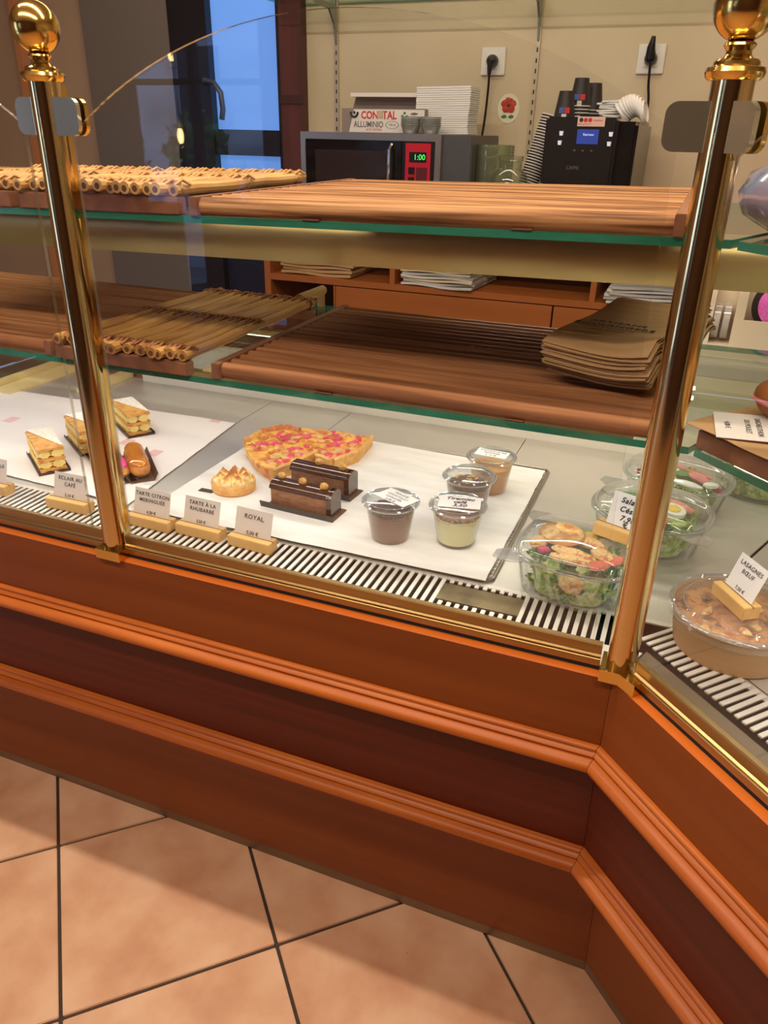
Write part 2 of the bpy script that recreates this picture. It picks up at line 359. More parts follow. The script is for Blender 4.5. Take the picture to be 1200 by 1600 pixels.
# ------------------------------------------------------------------ counter body
ct = thing('display_counter', 'angled cherry wood bakery counter with mouldings and steel display deck', 'counter', (0, 0, 0))
def run(name, prof, m, smooth=True, ang=35, only=None, xl=None, xr=None):
    """sweep one profile along both runs of the counter: two parts that meet on the mitre"""
    out = []
    if only != 'R':
        out.append(MB().sweep(prof, lambda y: XL, (lambda y: lx(y)-0.0004) if xl is None else (lambda y: xl)).build(name, m, ct, smooth=smooth, ang=ang))
    if only != 'L':
        out.append(MB().sweep(prof, lambda y: rx(y)+0.0004, lambda y: XR).build(name, m, ct, rot=(0, 0, RZ), smooth=smooth, ang=ang))
    return out
FY = -0.114
run('upper_panel', [(FY, .650), (FY, .773), (FY+.03, .773), (FY+.03, .650)], m_cherry)
run('top_cap', [(FY, .7735), (FY+.002, .7760), (-.088, .7760), (-.088, .7735)], m_cherry_cap)
M1 = [(-.112, .655), (-.119, .6555), (-.1225, .653), (-.1235, .650), (-.1225, .648), (-.126, .646), (-.1285, .643), (-.1275, .640), (-.1265, .6385),
      (-.134, .637), (-.139, .633), (-.1415, .628), (-.1405, .622), (-.136, .618), (-.128, .616), (-.112, .616)]
run('moulding', M1, m_mould, ang=50)
run('recessed_panel', [(-.113, .616), (-.104, .430), (-.07, .430), (-.07, .616)], m_mahog)
M2 = [(y+.008, z-.219) for y, z in M1]; M2[-1] = (-.03, .397); M2[-2] = (-.118, .397)
M2 = [(-.03, .436)]+M2[1:]
run('moulding', M2, m_mould, ang=50)
run('lower_panel', [(-.035, .397), (-.002, .028), (.03, .028), (.03, .397)], m_cherry)
run('kick_plate', [(.000, .001), (-.001, .027), (.02, .027), (.02, .001)], m_kick)
# brass glass channel
CH = [(-.1005, .7825), (-.1015, .787), (-.1015, .794), (-.0995, .796), (-.1025, .798), (-.1025, .800), (-.0995, .802), (-.1005, .817), (-.099, .819), (-.092, .819), (-.091, .7825)]
PL, PR = (-.898, -.0965), (-.040, -.0965)
def chan(x0, x1, right=False):
    o = MB().sweep([(y, z) for y, z in CH], lambda y: x0, lambda y: x1).build('glass_channel', m_brass_soft, ct, rot=(0, 0, RZ) if right else None)
    MB().sweep([(-.1000, .7762), (-.1000, .7824), (-.088, .7824), (-.088, .7762)], lambda y: x0, lambda y: x1).build('seal_strip', m_dark, ct, rot=(0, 0, RZ) if right else None)
chan(XL, PL[0]-.024); chan(PL[0]+.024, PR[0]-.028); chan(.072, XR, True)
# deck: steel sheets with open joints, dark tray below the grille
sh = [XL, -1.56, -1.0623, -.8275, -.357]
DY0, DY1 = .062, .765
for i, a in enumerate(sh):
    b_ = sh[i+1] if i+1 < len(sh) else None
    prof = [(DY0, DECK-.004), (DY0, DECK), (DY1, DECK), (DY1, DECK-.004)]
    if i in (2,):   # short joints only at front and rear: one long sheet joined here
        pass
    MB().sweep(prof, (lambda y, a=a: a+.001), ((lambda y, b_=b_: b_-.001) if b_ is not None else (lambda y: lx(y)-.002))).build('deck_sheet', m_steel, ct, smooth=False)
MB().sweep([(DY0, DECK-.004), (DY0, DECK), (DY1, DECK), (DY1, DECK-.004)], lambda y: rx(y)+.004, lambda y: XR).build('deck_sheet', m_steel, ct, rot=(0, 0, RZ), smooth=False)
MB().sweep([(-.085, DECK-.03), (-.085, DECK-.028), (DY1, DECK-.010), (DY1, DECK-.03)], lambda y: XL, lambda y: lx(y)).build('air_duct', m_dark, ct, smooth=False)
MB().sweep([(-.085, DECK-.03), (-.085, DECK-.028), (DY1, DECK-.010), (DY1, DECK-.03)], lambda y: rx(y), lambda y: XR).build('air_duct', m_dark, ct, rot=(0, 0, RZ), smooth=False)
for (y0, y1) in ((-.090, -.033), (.052, .062)):
    pr_ = [(y0, DECK-.002), (y0, DECK+.0005), (y1, DECK+.0005), (y1, DECK-.002)]
    run('grille_edge', pr_, m_slat, smooth=False, only='L')
run('grille_edge', [(.049, DECK-.003), (.049, DECK), (.064, DECK), (.064, DECK-.003)], m_steel, smooth=False, only='R')
run('front_strip', [(-.088, DECK-.02), (-.088, DECK-.004), (-.020, DECK-.004), (-.020, DECK-.02)], mat('dull_strip', (112, 100, 82), rough=.5, metal=.4), smooth=False, only='R')
slat = MB().box(-.0036, .0036, -.034, .053, DECK-.0015, DECK+.0015, b=.0005).mesh('grille_slat', m_slat)
x = -1.62
while x < -.03:
    if not (-.335 < x < -.205):
        o = bpy.data.objects.new('grille_slat', slat); C.objects.link(o); o.parent = ct; o.location = (x, 0, 0)
    else:
        for ys, yl in ((-.024, .016), (.048, .012)):
            o = bpy.data.objects.new('grille_slat', slat); C.objects.link(o); o.parent = ct
            o.location = (x, ys-.0095*yl/.087, 0); o.scale = (1, yl/.087, 1)
    x += .0142
MB().box(-.338, -.202, -.012, .038, DECK-.003, DECK+.0012).build('grille_cover', mat('aged_brass_plate', (128, 116, 84), (90, 82, 60), rough=0.5, metal=0.6), ct, smooth=False)
slat_r = MB().box(-.0036, .0036, -.014, .055, DECK-.0015, DECK+.0020, b=.0006).mesh('grille_slat', m_slat)
x = -.012
while x < .66:
    o = bpy.data.objects.new('grille_slat', slat_r); C.objects.link(o); o.parent = ct
    p = NW @ Vector((x, 0, .002)); o.location = p; o.rotation_euler = (0, 0, RZ+.05+rnd.uniform(-.02, .02)); x += .0130
# rear upstand of the deck, cream rim parts at the far left
m_up = mat('white_upstand', (226, 220, 204), rough=0.35)
MB().sweep([(DY1+.001, DECK-.02), (DY1+.001, DECK+.13), (DY1+.02, DECK+.13), (DY1+.02, DECK-.02)], lambda y: -1.50, lambda y: lx(y)-.002).build('rear_upstand', m_up, ct, smooth=False)
MB().sweep([(DY1+.001, DECK-.02), (DY1+.001, DECK+.13), (DY1+.02, DECK+.13), (DY1+.02, DECK-.02)], lambda y: rx(y)+.002, lambda y: XR).build('rear_upstand', m_up, ct, rot=(0, 0, RZ), smooth=False)
MB().box(XL, -1.505, DY1+.04, DY1+.06, DECK-.02, DECK+.02).build('rear_upstand', m_brass_soft, ct, smooth=False)
MB().box(XL, -1.505, DY1, DY1+.04, DECK-.004, DECK).build('deck_sheet', m_steel, ct, smooth=False)
# rear worktop of the right part where the ribbon box stands
MB().prism([(-.25, .78), (1.2, .78), (1.2, 1.12), (-.25, 1.12)], .975, 1.0).build('rear_worktop', mat('grey_worktop', (150, 158, 150), rough=0.3), ct, smooth=False)
MB().prism([(-.25, .775), (1.2, .775), (1.2, .80), (-.25, .80)], DECK+.12, .974).build('rear_wall', mat('pale_rear_wall', (196, 190, 160), rough=0.4), ct, smooth=False)
MB().box(-2.2, 1.2, .80, .83, .10, DECK+.05).build('rear_side', m_cab, ct, smooth=False)

t = thing('brown_tray', 'flat dark brown tray with a cream rim at the back left of the deck', 'tray', (0, 0, DECK))
MB().box(-2.40, -1.835, .50, .785, .002, .014).build('base', mat('brown_melamine', (104, 84, 68), rough=0.3), t, smooth=False)
mr = mat('cream_rim', (226, 204, 146), rough=0.4)
for a in ((-1.835, -1.812, .50, .80, 0, .022), (-2.40, -1.835, .785, .80, 0, .022), (-1.811, -1.740, .50, .795, 0, .008)):
    MB().box(*a, b=.001).build('rim', mr, t)
tag(MB().box(-1.60, -1.552, .60, .79, DECK, DECK+.012, b=.001).build('cream_strip', mr), 'short cream plastic strip lying at the rear of the deck behind the left brass post', 'strip')

# ------------------------------------------------------------------ glass screens
def screen(name, label, x0, x1, cx, right=False, R=.66, zc=.912, arch=True):
    pts = [(x1, .800), (x0, .800)]; n = 40
    for i in range(n+1):
        xx = x0+(x1-x0)*i/n; dd = max(-R*.98, min(R*.98, xx-cx)); pts.append((xx, zc+math.sqrt(R*R-dd*dd)))
    k_ = len(pts); ya, yb = -.0995, -.0935
    o = MB().add([(x, ya, z) for x, z in pts]+[(x, yb, z) for x, z in pts],
                 [tuple(range(k_)), tuple(range(k_, 2*k_))[::-1]]+[(i, (i+1) % k_, k_+(i+1) % k_, k_+i) for i in range(k_)]).build(name, [m_glass, m_glass_edge], smooth=False)
    face_mat(o, lambda p: abs(p.normal.y) < .5, 1)
    if right: o.rotation_euler = (0, 0, RZ)
    return tag(o, label, 'glass')
screen('glass_screen', 'arched clear glass screen between the two brass posts', -.862, -.082, -.462)
screen('glass_screen', 'clear glass screen to the left of the left brass post, its arch falling to it', -1.70, -.944, -1.33)
screen('glass_screen', 'clear glass screen to the right of the right brass post', .050, .85, .47, right=True)

# ------------------------------------------------------------------ brass posts
def post(px, label, right):
    t = thing('brass_post', label, 'post', (px, -.0965, .776))
    if right:   # mitred base block
        MB().prism([(-.026, -.0285), (-.0, -.0285+0), (.022, -.0465), (.040, -.028), (.026, .012), (-.026, .018)], 0, .019).build('base_block', m_brass_old, t, smooth=False)
    else:
        MB().box(-.024, .027, -.0275, .02, 0, .019, b=.0008).build('base_block', m_brass_old, t)
    MB().lathe([(.0, .017), (.0202, .017), (.0204, .727), (0, .727)], n=40).build('tube', m_brass, t)
    a = .0 if not right else RZ/2
    q = MB().box(-.010, .010, .014, .030, .019, .722, b=.001, mx=Matrix.Rotation(a, 4, 'Z'))
    q.build('rear_channel', m_brass_old, t)
    MB().lathe([(0, .724), (.024, .724), (.0272, .727), (.0285, .731), (.0272, .735), (.022, .737), (.0215, .740), (.0195, .742)], n=40).build('collar', m_brass_old, t)
    MB().lathe([(.0195, .741), (.0150, .743), (.0122, .746), (.0118, .749), (.0138, .752), (.0152, .7535), (.0145, .7555), (.012, .757)], n=32).build('neck', m_brass_old, t)
    MB().lathe([(.031*math.sin(PI*(.12+.88*i/20)), .7865-.031*math.cos(PI*(.12+.88*i/20))) for i in range(21)], n=40).build('ball', m_brass_old, t)
    mw = mat('clamp_plate', (206, 200, 176), rough=0.18, metal=0.9)
    for sd in (-1, 1):
        rz = RZ if (right and sd > 0) else 0
        mx = Matrix.Rotation(rz, 4, 'Z')
        for yy, nm, mm in ((-.0115, 'clamp_plate', mw), (.0035, 'clamp_plate', m_brass_old)):
            pl = []
            w0, w1, h0, h1, rr = .012, (.046 if (sd < 0) != right else .058), .660, .706, .012
            pl = [(w0, h0), (w1-rr, h0)]+[(w1-rr+rr*math.sin(a_), h0+rr-rr*math.cos(a_)) for a_ in [PI/2*i/6 for i in range(1, 7)]]
            pl += [(w1-rr+rr*math.cos(a_), h1-rr+rr*math.sin(a_)) for a_ in [PI/2*i/6 for i in range(7)]]+[(w0, h1)]
            n = len(pl); v = [mx@Vector((sd*x, yy, z)) for x, z in pl]+[mx@Vector((sd*x, yy+.007, z)) for x, z in pl]
            MB().add(v, [tuple(range(n)), tuple(range(n, 2*n))[::-1]]+[(i, (i+1) % n, n+(i+1) % n, n+i) for i in range(n)]).build(nm, mm, t, smooth=False)
    return t
post(PL[0], 'left polished brass post with ball finial standing on the counter ledge', False)
post(PR[0], 'right polished brass post with ball finial at the counter corner', True)

# ------------------------------------------------------------------ glass shelves
def shelf(label, z0, right, x_l=XL):
    prof = [(-.010, z0), (-.010, z0+.010), (.585, z0+.010), (.585, z0)]
    mb = MB().sweep(prof, (lambda y: x_l) if not right else (lambda y: rx(y)+.004), (lambda y: lx(y)-.004) if not right else (lambda y: XR))
    o = mb.build('glass_shelf', [m_shelf, m_shelf_edge], smooth=False)
    face_mat(o, lambda p: abs(p.normal.z) < .5, 1)
    if right: o.rotation_euler = (0, 0, RZ)
    return tag(o, label, 'shelf')
ZL, ZU = 1.079, 1.334
shelf('long lower glass shelf with green edge carrying the dark wooden trays', ZL, False)
shelf('long upper glass shelf with green edge carrying the light wooden trays', ZU, False)
shelf('lower glass shelf of the right run, under the sandwich tray', ZL, True)
shelf('upper glass shelf of the right run, behind the right brass post', ZU, True)
# gold canopy under the back of the upper shelf
def canopy(right):
    pts = [(.56, 1.274), (.555, 1.267), (.552, 1.257)]+[(.552+.03*(i/6)**2, 1.257-.065*i/6) for i in range(1, 7)]
    prof = pts+[(.64, 1.192), (.66, 1.274)]
    o = MB().sweep(prof, (lambda y: XL) if not right else (lambda y: rx(y)+.002), (lambda y: lx(y)-.002) if not right else (lambda y: XR))
    o = o.build('canopy_housing', m_gold_sheet)
    if right: o.rotation_euler = (0, 0, RZ)
    tag(o, 'gold metal lamp housing under the upper shelf, ' + ('right run beyond the post' if right else 'long left run'), 'lamp housing')
    MB().sweep([(.563, 1.2745), (.563, 1.284), (.655, 1.284), (.655, 1.2745)], (lambda y: XL) if not right else (lambda y: rx(y)+.002), (lambda y: lx(y)-.002) if not right else (lambda y: XR)).build('top_plate', mat('cream_plate', (240, 218, 170), rough=0.5), o, smooth=False)
canopy(False); canopy(True)
mr_ = mat('cream_housing', (226, 204, 146), rough=0.4)
m_led = mat('led_diffuser', (255, 250, 238), emit=(255, 244, 222), estr=4)
for i, (x_, y_, L_, rz_) in enumerate(((-.98, .05, 1.8, 0), (-.98, .36, 1.8, 0), (.34, -.27, .8, RZ), (.55, -.05, .8, RZ))):
    t = thing('strip_lamp', ['slim lamp strip under the front of the long lower shelf', 'slim lamp strip under the middle of the long lower shelf', 'slim lamp strip under the front of the right lower shelf', 'slim lamp strip under the middle of the right lower shelf'][i], 'lamp', (x_, y_, 1.0655), rz_)
    MB().box(-L_/2, L_/2, -.010, .010, .003, .0132).build('housing', mr_, t, smooth=False)
    MB().box(-L_/2, L_/2, -.009, .009, .0005, .0028).build('diffuser', m_led, t, smooth=False)

# ------------------------------------------------------------------ wooden slat trays
def slat_tray(label, x0, x1, y0, y1, z, nrods, m, rad, battens=True, rz=0, loc=None, group=None, railh=.022, jit=.0):
    t = thing('wooden_slat_tray', label, 'tray', loc or ((x0+x1)/2, (y0+y1)/2, z), rz, group)
    hx, hy = (x1-x0)/2, (y1-y0)/2
    for sx in (-1, 1):
        MB().box(sx*hx-.008, sx*hx+.008, -hy, hy, 0, railh+.004, b=.0012).build('side_rail', m_rail, t)
    rod0 = MB()
    L = 2*hx-.016; seg = 10
    rod0.tube([(-L/2+L*i/seg, 0, 0) for i in range(seg+1)], rad, n=12)
    me = rod0.mesh('rod', m)
    for i in range(nrods):
        y = -hy+rad+.003+(2*hy-2*rad-.006)*i/(nrods-1)
        o = bpy.data.objects.new('rod', me); C.objects.link(o); o.parent = t
        o.location = (0, y, railh-rad*.72+rnd.uniform(-jit, jit)); o.rotation_euler = (rnd.uniform(0, 6), 0, 0)
        if i % 2: o.scale = (-1, 1, 1)
    if battens:
        for fx in (-.22, .22):
            MB().box(fx*2*hx-.014, fx*2*hx+.014, -hy+.002, hy-.002, 0, max(.002, railh-rad*1.6), b=.001).build('batten', m_rail, t)
    return t
ZLT, ZUT = ZL+.0102, ZU+.0102
slat_tray('dark wooden slat tray on the lower shelf, under the paper bags', -.722, -.052, -.012, .495, ZLT, 19, m_tray, .0132)
slat_tray('dark wooden slat tray at the far left of the lower shelf', -1.72, -1.06, -.012, .495, ZLT, 19, m_tray, .0132)
UP1 = slat_tray('light wooden slat tray on the upper shelf, in front of the microwave', -.735, -.066, -.015, .56, ZUT, 21, m_tray_up, .0132)
slat_tray('light wooden slat tray at the far left rear of the upper shelf', -1.95, -1.13, .420, .580, ZUT, 6, m_tray_up, .0135, railh=.030)

# bamboo trays
m_bind_up = mat('pale_rattan_binding', (214, 166, 100), (168, 116, 64), rough=0.6, scale=(60, 60, 60))
def bamboo_tray(label, x0, x1, y0, y1, z, n, m, rad=.0085, lift=.024):
    bindm = m_bind if m is m_cane else m_bind_up
    t = thing('bamboo_tray', label, 'tray', ((x0+x1)/2, (y0+y1)/2, z))
    hx, hy = (x1-x0)/2, (y1-y0)/2
    for yy in (-hy+.012, hy-.014):
        MB().box(-hx-.004, hx+.004, yy-.010, yy+.010, 0, lift-.002, b=.0015).build('cross_beam', m_rail, t)
    me = [MB().tube([(0, -hy+2*hy*i/8, .0012*math.sin(i*1.7+q)) for i in range(9)], rad, n=10, rads=[rad*(1+.07*math.sin(i*2.3+q)) for i in range(9)]).mesh('cane', m) for q in range(3)]
    end = MB().lathe([(0, 0), (rad*.55, 0)], n=10).mesh('cane_hole', m_canehole)
    bind = MB()
    for yy in (-hy+.022, -.01, hy-.02):
        pass
    tor = MB().tube([(rad*1.2*math.cos(a), .004*math.sin(a*.5), rad*1.2*math.sin(a)) for a in [2*PI*i/14 for i in range(15)]], .0022, n=5, caps=False).mesh('binding', bindm)
    diag = MB().tube([(-rad*1.3, -.010, rad*.6), (0, 0, rad*1.45), (rad*1.3, .010, rad*.6)], .0026, n=5).mesh('binding', bindm)
    for i in range(n):
        x = -hx+rad+(2*hx-2*rad)*i/(n-1)
        c = bpy.data.objects.new('cane', me[i % 3]); C.objects.link(c); c.parent = t
        c.location = (x+rnd.uniform(-.002, .002), rnd.uniform(-.010, .010), lift+rad+rnd.uniform(-.001, .002)); c.rotation_euler = (rnd.uniform(-.004, .004), 0, rnd.uniform(-.014, .014))
        e = bpy.data.objects.new('cane_hole', end); C.objects.link(e); e.parent = c; e.location = (0, -hy-.0006, 0); e.rotation_euler = (PI/2, 0, 0)
        for yy in (-hy+.022, .0, hy-.02):
            b_ = bpy.data.objects.new('binding', tor if (i+int(yy*100)) % 2 else diag); C.objects.link(b_); b_.parent = t
            b_.location = (x, yy+rnd.uniform(-.004, .004), lift+rad); b_.rotation_euler = (0, 0, rnd.uniform(-.3, .3))
            b_ = bpy.data.objects.new('binding', diag); C.objects.link(b_); b_.parent = t
            b_.location = (x+rad, yy, lift+rad); b_.rotation_euler = (0, 0, .5)
    return t
bamboo_tray('bamboo cane tray on the lower shelf between the two dark trays', -1.035, -.775, -.02, .455, ZLT, 15, m_cane)
bamboo_tray('pale bamboo cane tray on the upper shelf left of the slat tray', -1.06, -.765, -.015, .40, ZUT, 16, m_cane_up, lift=.026)
bamboo_tray('pale bamboo cane tray at the far left of the upper shelf', -1.40, -1.085, -.015, .40, ZUT, 16, m_cane_up, lift=.026)
t = thing('gallery_rail', 'short brass rail with end post behind the bamboo tray', 'rail', (-.82, .50, ZLT))
MB().tube([(0, -.03, .034), (0, .085, .034)], .0105, n=16).build('rail_tube', m_gold_sheet, t)
MB().box(-.007, .007, .068, .082, 0, .03, b=.001).build('rail_post', m_gold_sheet, t)
tag(MB().box(-.768, -.742, .02, .42, ZLT, ZLT+.004).build('cream_strip', mr, smooth=False), 'flat cream strip on the lower shelf between bamboo tray and dark tray', 'strip')

# ------------------------------------------------------------------ stack of paper bags
m_kraft = mat('kraft_paper', (190, 150, 102), (170, 130, 86), rough=0.8, scale=(4, 40, 4), lo=0.3, hi=0.7)
def bag_mesh(q):
    L, Wd, n, m_ = .37, .155, 12, 8; vv = []; ff = []
    for side in (0, 1):
        for i in range(n+1):
            for j in range(m_+1):
                a = i/n; b_ = j/m_; x = -Wd/2+Wd*b_; y = -L/2+L*a
                z = .004*math.sin(a*7+.6)*(1-.3*b_)+.010*max(0, b_-.72)*math.sin(a*16+q*.12)*3+.010*(b_-.5)**2*4*(1 if b_ > .5 else .2)
                z -= .016*max(0, .12-a)/.12*(.4+.6*b_)*(.94 if q == 2 else 1)
                vv.append((x+(.0015*q*math.sin(a*9)), y, z+(.0011 if side else 0)))
    st = (n+1)*(m_+1)
    for side in (0, 1):
        for i in range(n):
            for j in range(m_):
                a = side*st+i*(m_+1)+j; ff.append((a, a+1, a+m_+2, a+m_+1))
    rim = [j for j in range(m_+1)]+[i*(m_+1)+m_ for i in range(1, n+1)]+[n*(m_+1)+j for j in range(m_-1, -1, -1)]+[i*(m_+1) for i in range(n-1, 0, -1)]
    ff += [(rim[i], rim[(i+1) % len(rim)], st+rim[(i+1) % len(rim)], st+rim[i]) for i in range(len(rim))]
    return MB().add(vv, ff).mesh('paper_bag', m_kraft, ang=60)
bmes = [bag_mesh(q) for q in range(3)]; NB = 24; top_bag = None
for i in range(NB):
    lab = 'kraft paper bag in the flat stack on the dark wooden tray'
    if i == NB-1: lab = 'topmost kraft paper bag of the stack, printed with a bakery name'
    o = bpy.data.objects.new('paper_bag', bmes[i % 3]); C.objects.link(o); a = i/(NB-1)
    o.location = (-.108-.014*a+rnd.uniform(-.003, .003), .275+rnd.uniform(-.003, .003)-(.0 if i > 4 else -.006), ZLT+.046+i*.0019)
    o.rotation_euler = (0, 0, -.22+.03*a+rnd.uniform(-.015, .015))
    tag(o, lab, 'paper bag', None if i == NB-1 else 'kraft paper bags in the stack')
    top_bag = o
m_pale = mat('pale_print', (110, 88, 62), rough=.8)
for tx, sz, yy, mm in (('ARTISANS', .0185, -.035, m_ink), ('BOULANGERS', .0185, -.058, m_ink), ('PAINS & PATISSERIES', .0075, -.078, m_pale), ('FAITS MAISON', .0075, -.092, m_pale)):
    text(tx, sz, mm, top_bag, (-.012, yy, .0062), (0, 0, 0), off=.0004 if sz > .01 else 0, sp=1.1)

# ------------------------------------------------------------------ sheets on the deck
def sheet(label, quad, z, m, name, res=24, amp=.002, jag=0.0, th=.0006, seed=0, lift=None):
    (a, b_, c_, d_) = [Vector(p) for p in quad]; vv = []; n = res
    for side in (0, 1):
        for i in range(n+1):
            for j in range(n+1):
                p = (a*(1-i/n)+b_*(i/n))*(1-j/n)+(d_*(1-i/n)+c_*(i/n))*(j/n)
                e = min(i, j, n-i, n-j)
                if e == 0 and jag: p = p+Vector((rnd.uniform(-jag, jag), rnd.uniform(-jag, jag))) if side == 0 else p
                zz = z+amp*(1+noise.noise(Vector((p.x*9+seed, p.y*16, seed))))*.5+amp*.4*(1+noise.noise(Vector((p.x*30, p.y*34, seed+4))))*.5
                if lift: zz += lift(i/n, j/n)
                vv.append((p.x, p.y, zz+side*th))
    st = (n+1)**2; ff = []
    for side in (0, 1):
        for i in range(n):
            for j in range(n):
                q = side*st+i*(n+1)+j; ff.append((q, q+1, q+n+2, q+n+1))
    rim = list(range(n+1))+[i*(n+1)+n for i in range(1, n+1)]+[n*(n+1)+j for j in range(n-1, -1, -1)]+[i*(n+1) for i in range(n-1, 0, -1)]
    for i in rim: vv[st+i] = (vv[i][0], vv[i][1], vv[st+i][2])
    ff += [(rim[i], rim[(i+1) % len(rim)], st+rim[(i+1) % len(rim)], st+rim[i]) for i in range(len(rim))]
    return tag(MB().add(vv, ff).build(name, m, ang=80), label, 'paper')
t = thing('baking_tray', 'flat metal baking tray with ribbed rim under the plain parchment', 'tray', (-.60, .325, DECK))
MB().box(-.325, .325, -.25, .25, .0008, .0022, b=.0005).build('tray_base', m_steel, t)
rim = MB(); hw, hh, rr = .334, .256, .014; pl = []
for cx_, cy_, a0 in ((hw-rr, hh-rr, 0), (-hw+rr, hh-rr, 90), (-hw+rr, -hh+rr, 180), (hw-rr, -hh+rr, 270)):
    for q in range(7): a_ = math.radians(a0+15*q); pl.append((cx_+rr*math.cos(a_), cy_+rr*math.sin(a_), .0035))
rim.tube(pl+[pl[0]], .0032, n=8, caps=False)
rim.build('tray_rim', mat('dull_chrome', (150, 146, 138), rough=0.3, metal=0.9), t)
ribs = MB()
for i in range(38):
    y = -.235+.47*i/37; ribs.tube([(.322, y, .003), (.329, y+.003, .005)], .0016, n=5)
ribs.build('rim_ribs', bpy.data.materials['dull_chrome'], t)
sheet('plain white parchment sheet under the tarts and dessert cups', [(-.952, .052), (-.275, .058), (-.272, .562), (-.945, .578)], DECK+.0065, m_paper, 'parchment_sheet', amp=.0022, jag=.0008, seed=2)
m_tissue = mat('printed_tissue', (240, 234, 230), rough=0.6, bump=0.3, scale=(8, 20, 8))
def add_spots(m, col, sc, thr, seed):
    nt = m.node_tree; b = nt.nodes['Principled BSDF']; lk = b.inputs['Base Color'].links
    tc = nt.nodes.new('ShaderNodeTexCoord'); mp = nt.nodes.new('ShaderNodeMapping'); mp.inputs['Location'].default_value = (seed, seed*2, 0)
    mp.inputs['Scale'].default_value = (sc, sc*.8, sc*.01)
    nt.links.new(tc.outputs['Object'], mp.inputs[0])
    v = nt.nodes.new('ShaderNodeTexVoronoi'); v.distance = 'CHEBYCHEV'; v.inputs['Scale'].default_value = 1; nt.links.new(mp.outputs[0], v.inputs['Vector'])
    rp = nt.nodes.new('ShaderNodeMath'); rp.operation = 'LESS_THAN'; rp.inputs[1].default_value = thr; nt.links.new(v.outputs['Distance'], rp.inputs[0])
    sx = nt.nodes.new('ShaderNodeSeparateColor'); nt.links.new(v.outputs['Color'], sx.inputs[0])
    g = nt.nodes.new('ShaderNodeMath'); g.operation = 'GREATER_THAN'; g.inputs[1].default_value = .45; nt.links.new(sx.outputs[0], g.inputs[0])
    mu = nt.nodes.new('ShaderNodeMath'); mu.operation = 'MULTIPLY'; nt.links.new(rp.outputs[0], mu.inputs[0]); nt.links.new(g.outputs[0], mu.inputs[1])
    mx = nt.nodes.new('ShaderNodeMixRGB'); mx.inputs[2].default_value = (*srgb(col), 1); nt.links.new(mu.outputs[0], mx.inputs[0])
    if lk: nt.links.new(lk[0].from_socket, mx.inputs[1])
    else: mx.inputs[1].default_value = b.inputs['Base Color'].default_value
    nt.links.new(mx.outputs[0], b.inputs['Base Color'])
add_spots(m_tissue, (232, 190, 190), 11, .16, 3); add_spots(m_tissue, (214, 212, 212), 9, .12, 8)
sheet('thin tissue sheet with faint pink print under the cream slices', [(-1.60, .095), (-1.005, .066), (-1.060, .560), (-1.80, .535)], DECK+.001, m_tissue, 'tissue_sheet', amp=.003, jag=.001, seed=5)

# ------------------------------------------------------------------ price cards in pine blocks
def card_holder(label, loc, rz, lines, w=.076, h=.053, bw=.095, tilt=-.30, fs=.0098, hand=False, yaw=0, price=None, card_m=None):
    t = thing('price_card_holder', label, 'price card', loc, rz)
    bl = MB().box(-bw/2, bw/2, -.014, .014, 0, .020, b=.0008); bl.build('pine_block', m_pine, t)
    MB().box(-bw/2-.0002, bw/2+.0002, -.0008, .0008, .0175, .0204).build('slot', mat('slot_shadow', (120, 84, 44), rough=.9) if 'slot_shadow' not in bpy.data.materials else bpy.data.materials['slot_shadow'], t, smooth=False)
    cd = MB().box(-w/2, w/2, -.0004, .0004, 0, h).build('card', card_m or m_card, t, loc=(0, 0, .0165), rot=(tilt, 0, yaw), smooth=False)
    n = len(lines); y0 = h*.80 if n > 1 else h*.72
    for i, ln in enumerate(lines):
        text(ln, fs, m_ink, cd, (0, -.0007, y0-i*fs*1.15), (PI/2, 0, 0), name='lettering', off=.0003 if hand else 0.00005, shear=.25 if hand else 0, sp=1.12)
    if price: text(price, fs*.82 if not hand else fs, m_ink, cd, (0, -.0007, h*.17 if len(lines) < 3 else h*.14), (PI/2, 0, 0), name='price', off=.0003 if hand else 0)
    return t
G = DECK+.0016
card_holder('price card reading MILLE-FEUILLE cut by the left photo edge', (-1.300, .014, G), .02, ['MILLE-FEUILLE'], price='3,80 €', w=.078, fs=.0094)
card_holder('price card reading ECLAIR AU CAFE left of the left brass post', (-1.098, .012, G), .02, ['ECLAIR AU', 'CAFÉ'], price='3,10 €', fs=.0104)
card_holder('price card reading TARTE CITRON MERINGUEE just right of the left post', (-.908, .014, G), -.02, ['TARTE CITRON', 'MERINGUÉE'], price='4,30 €', w=.080)
card_holder('price card reading TARTE A LA RHUBARBE, middle one of three', (-.803, .020, G), -.03, ['TARTE À LA', 'RHUBARBE'], price='3,50 €')
card_holder('price card reading ROYAL in front of the chocolate slices', (-.694, .018, G), -.06, ['ROYAL'], price='5,00 €', fs=.0118, bw=.088)

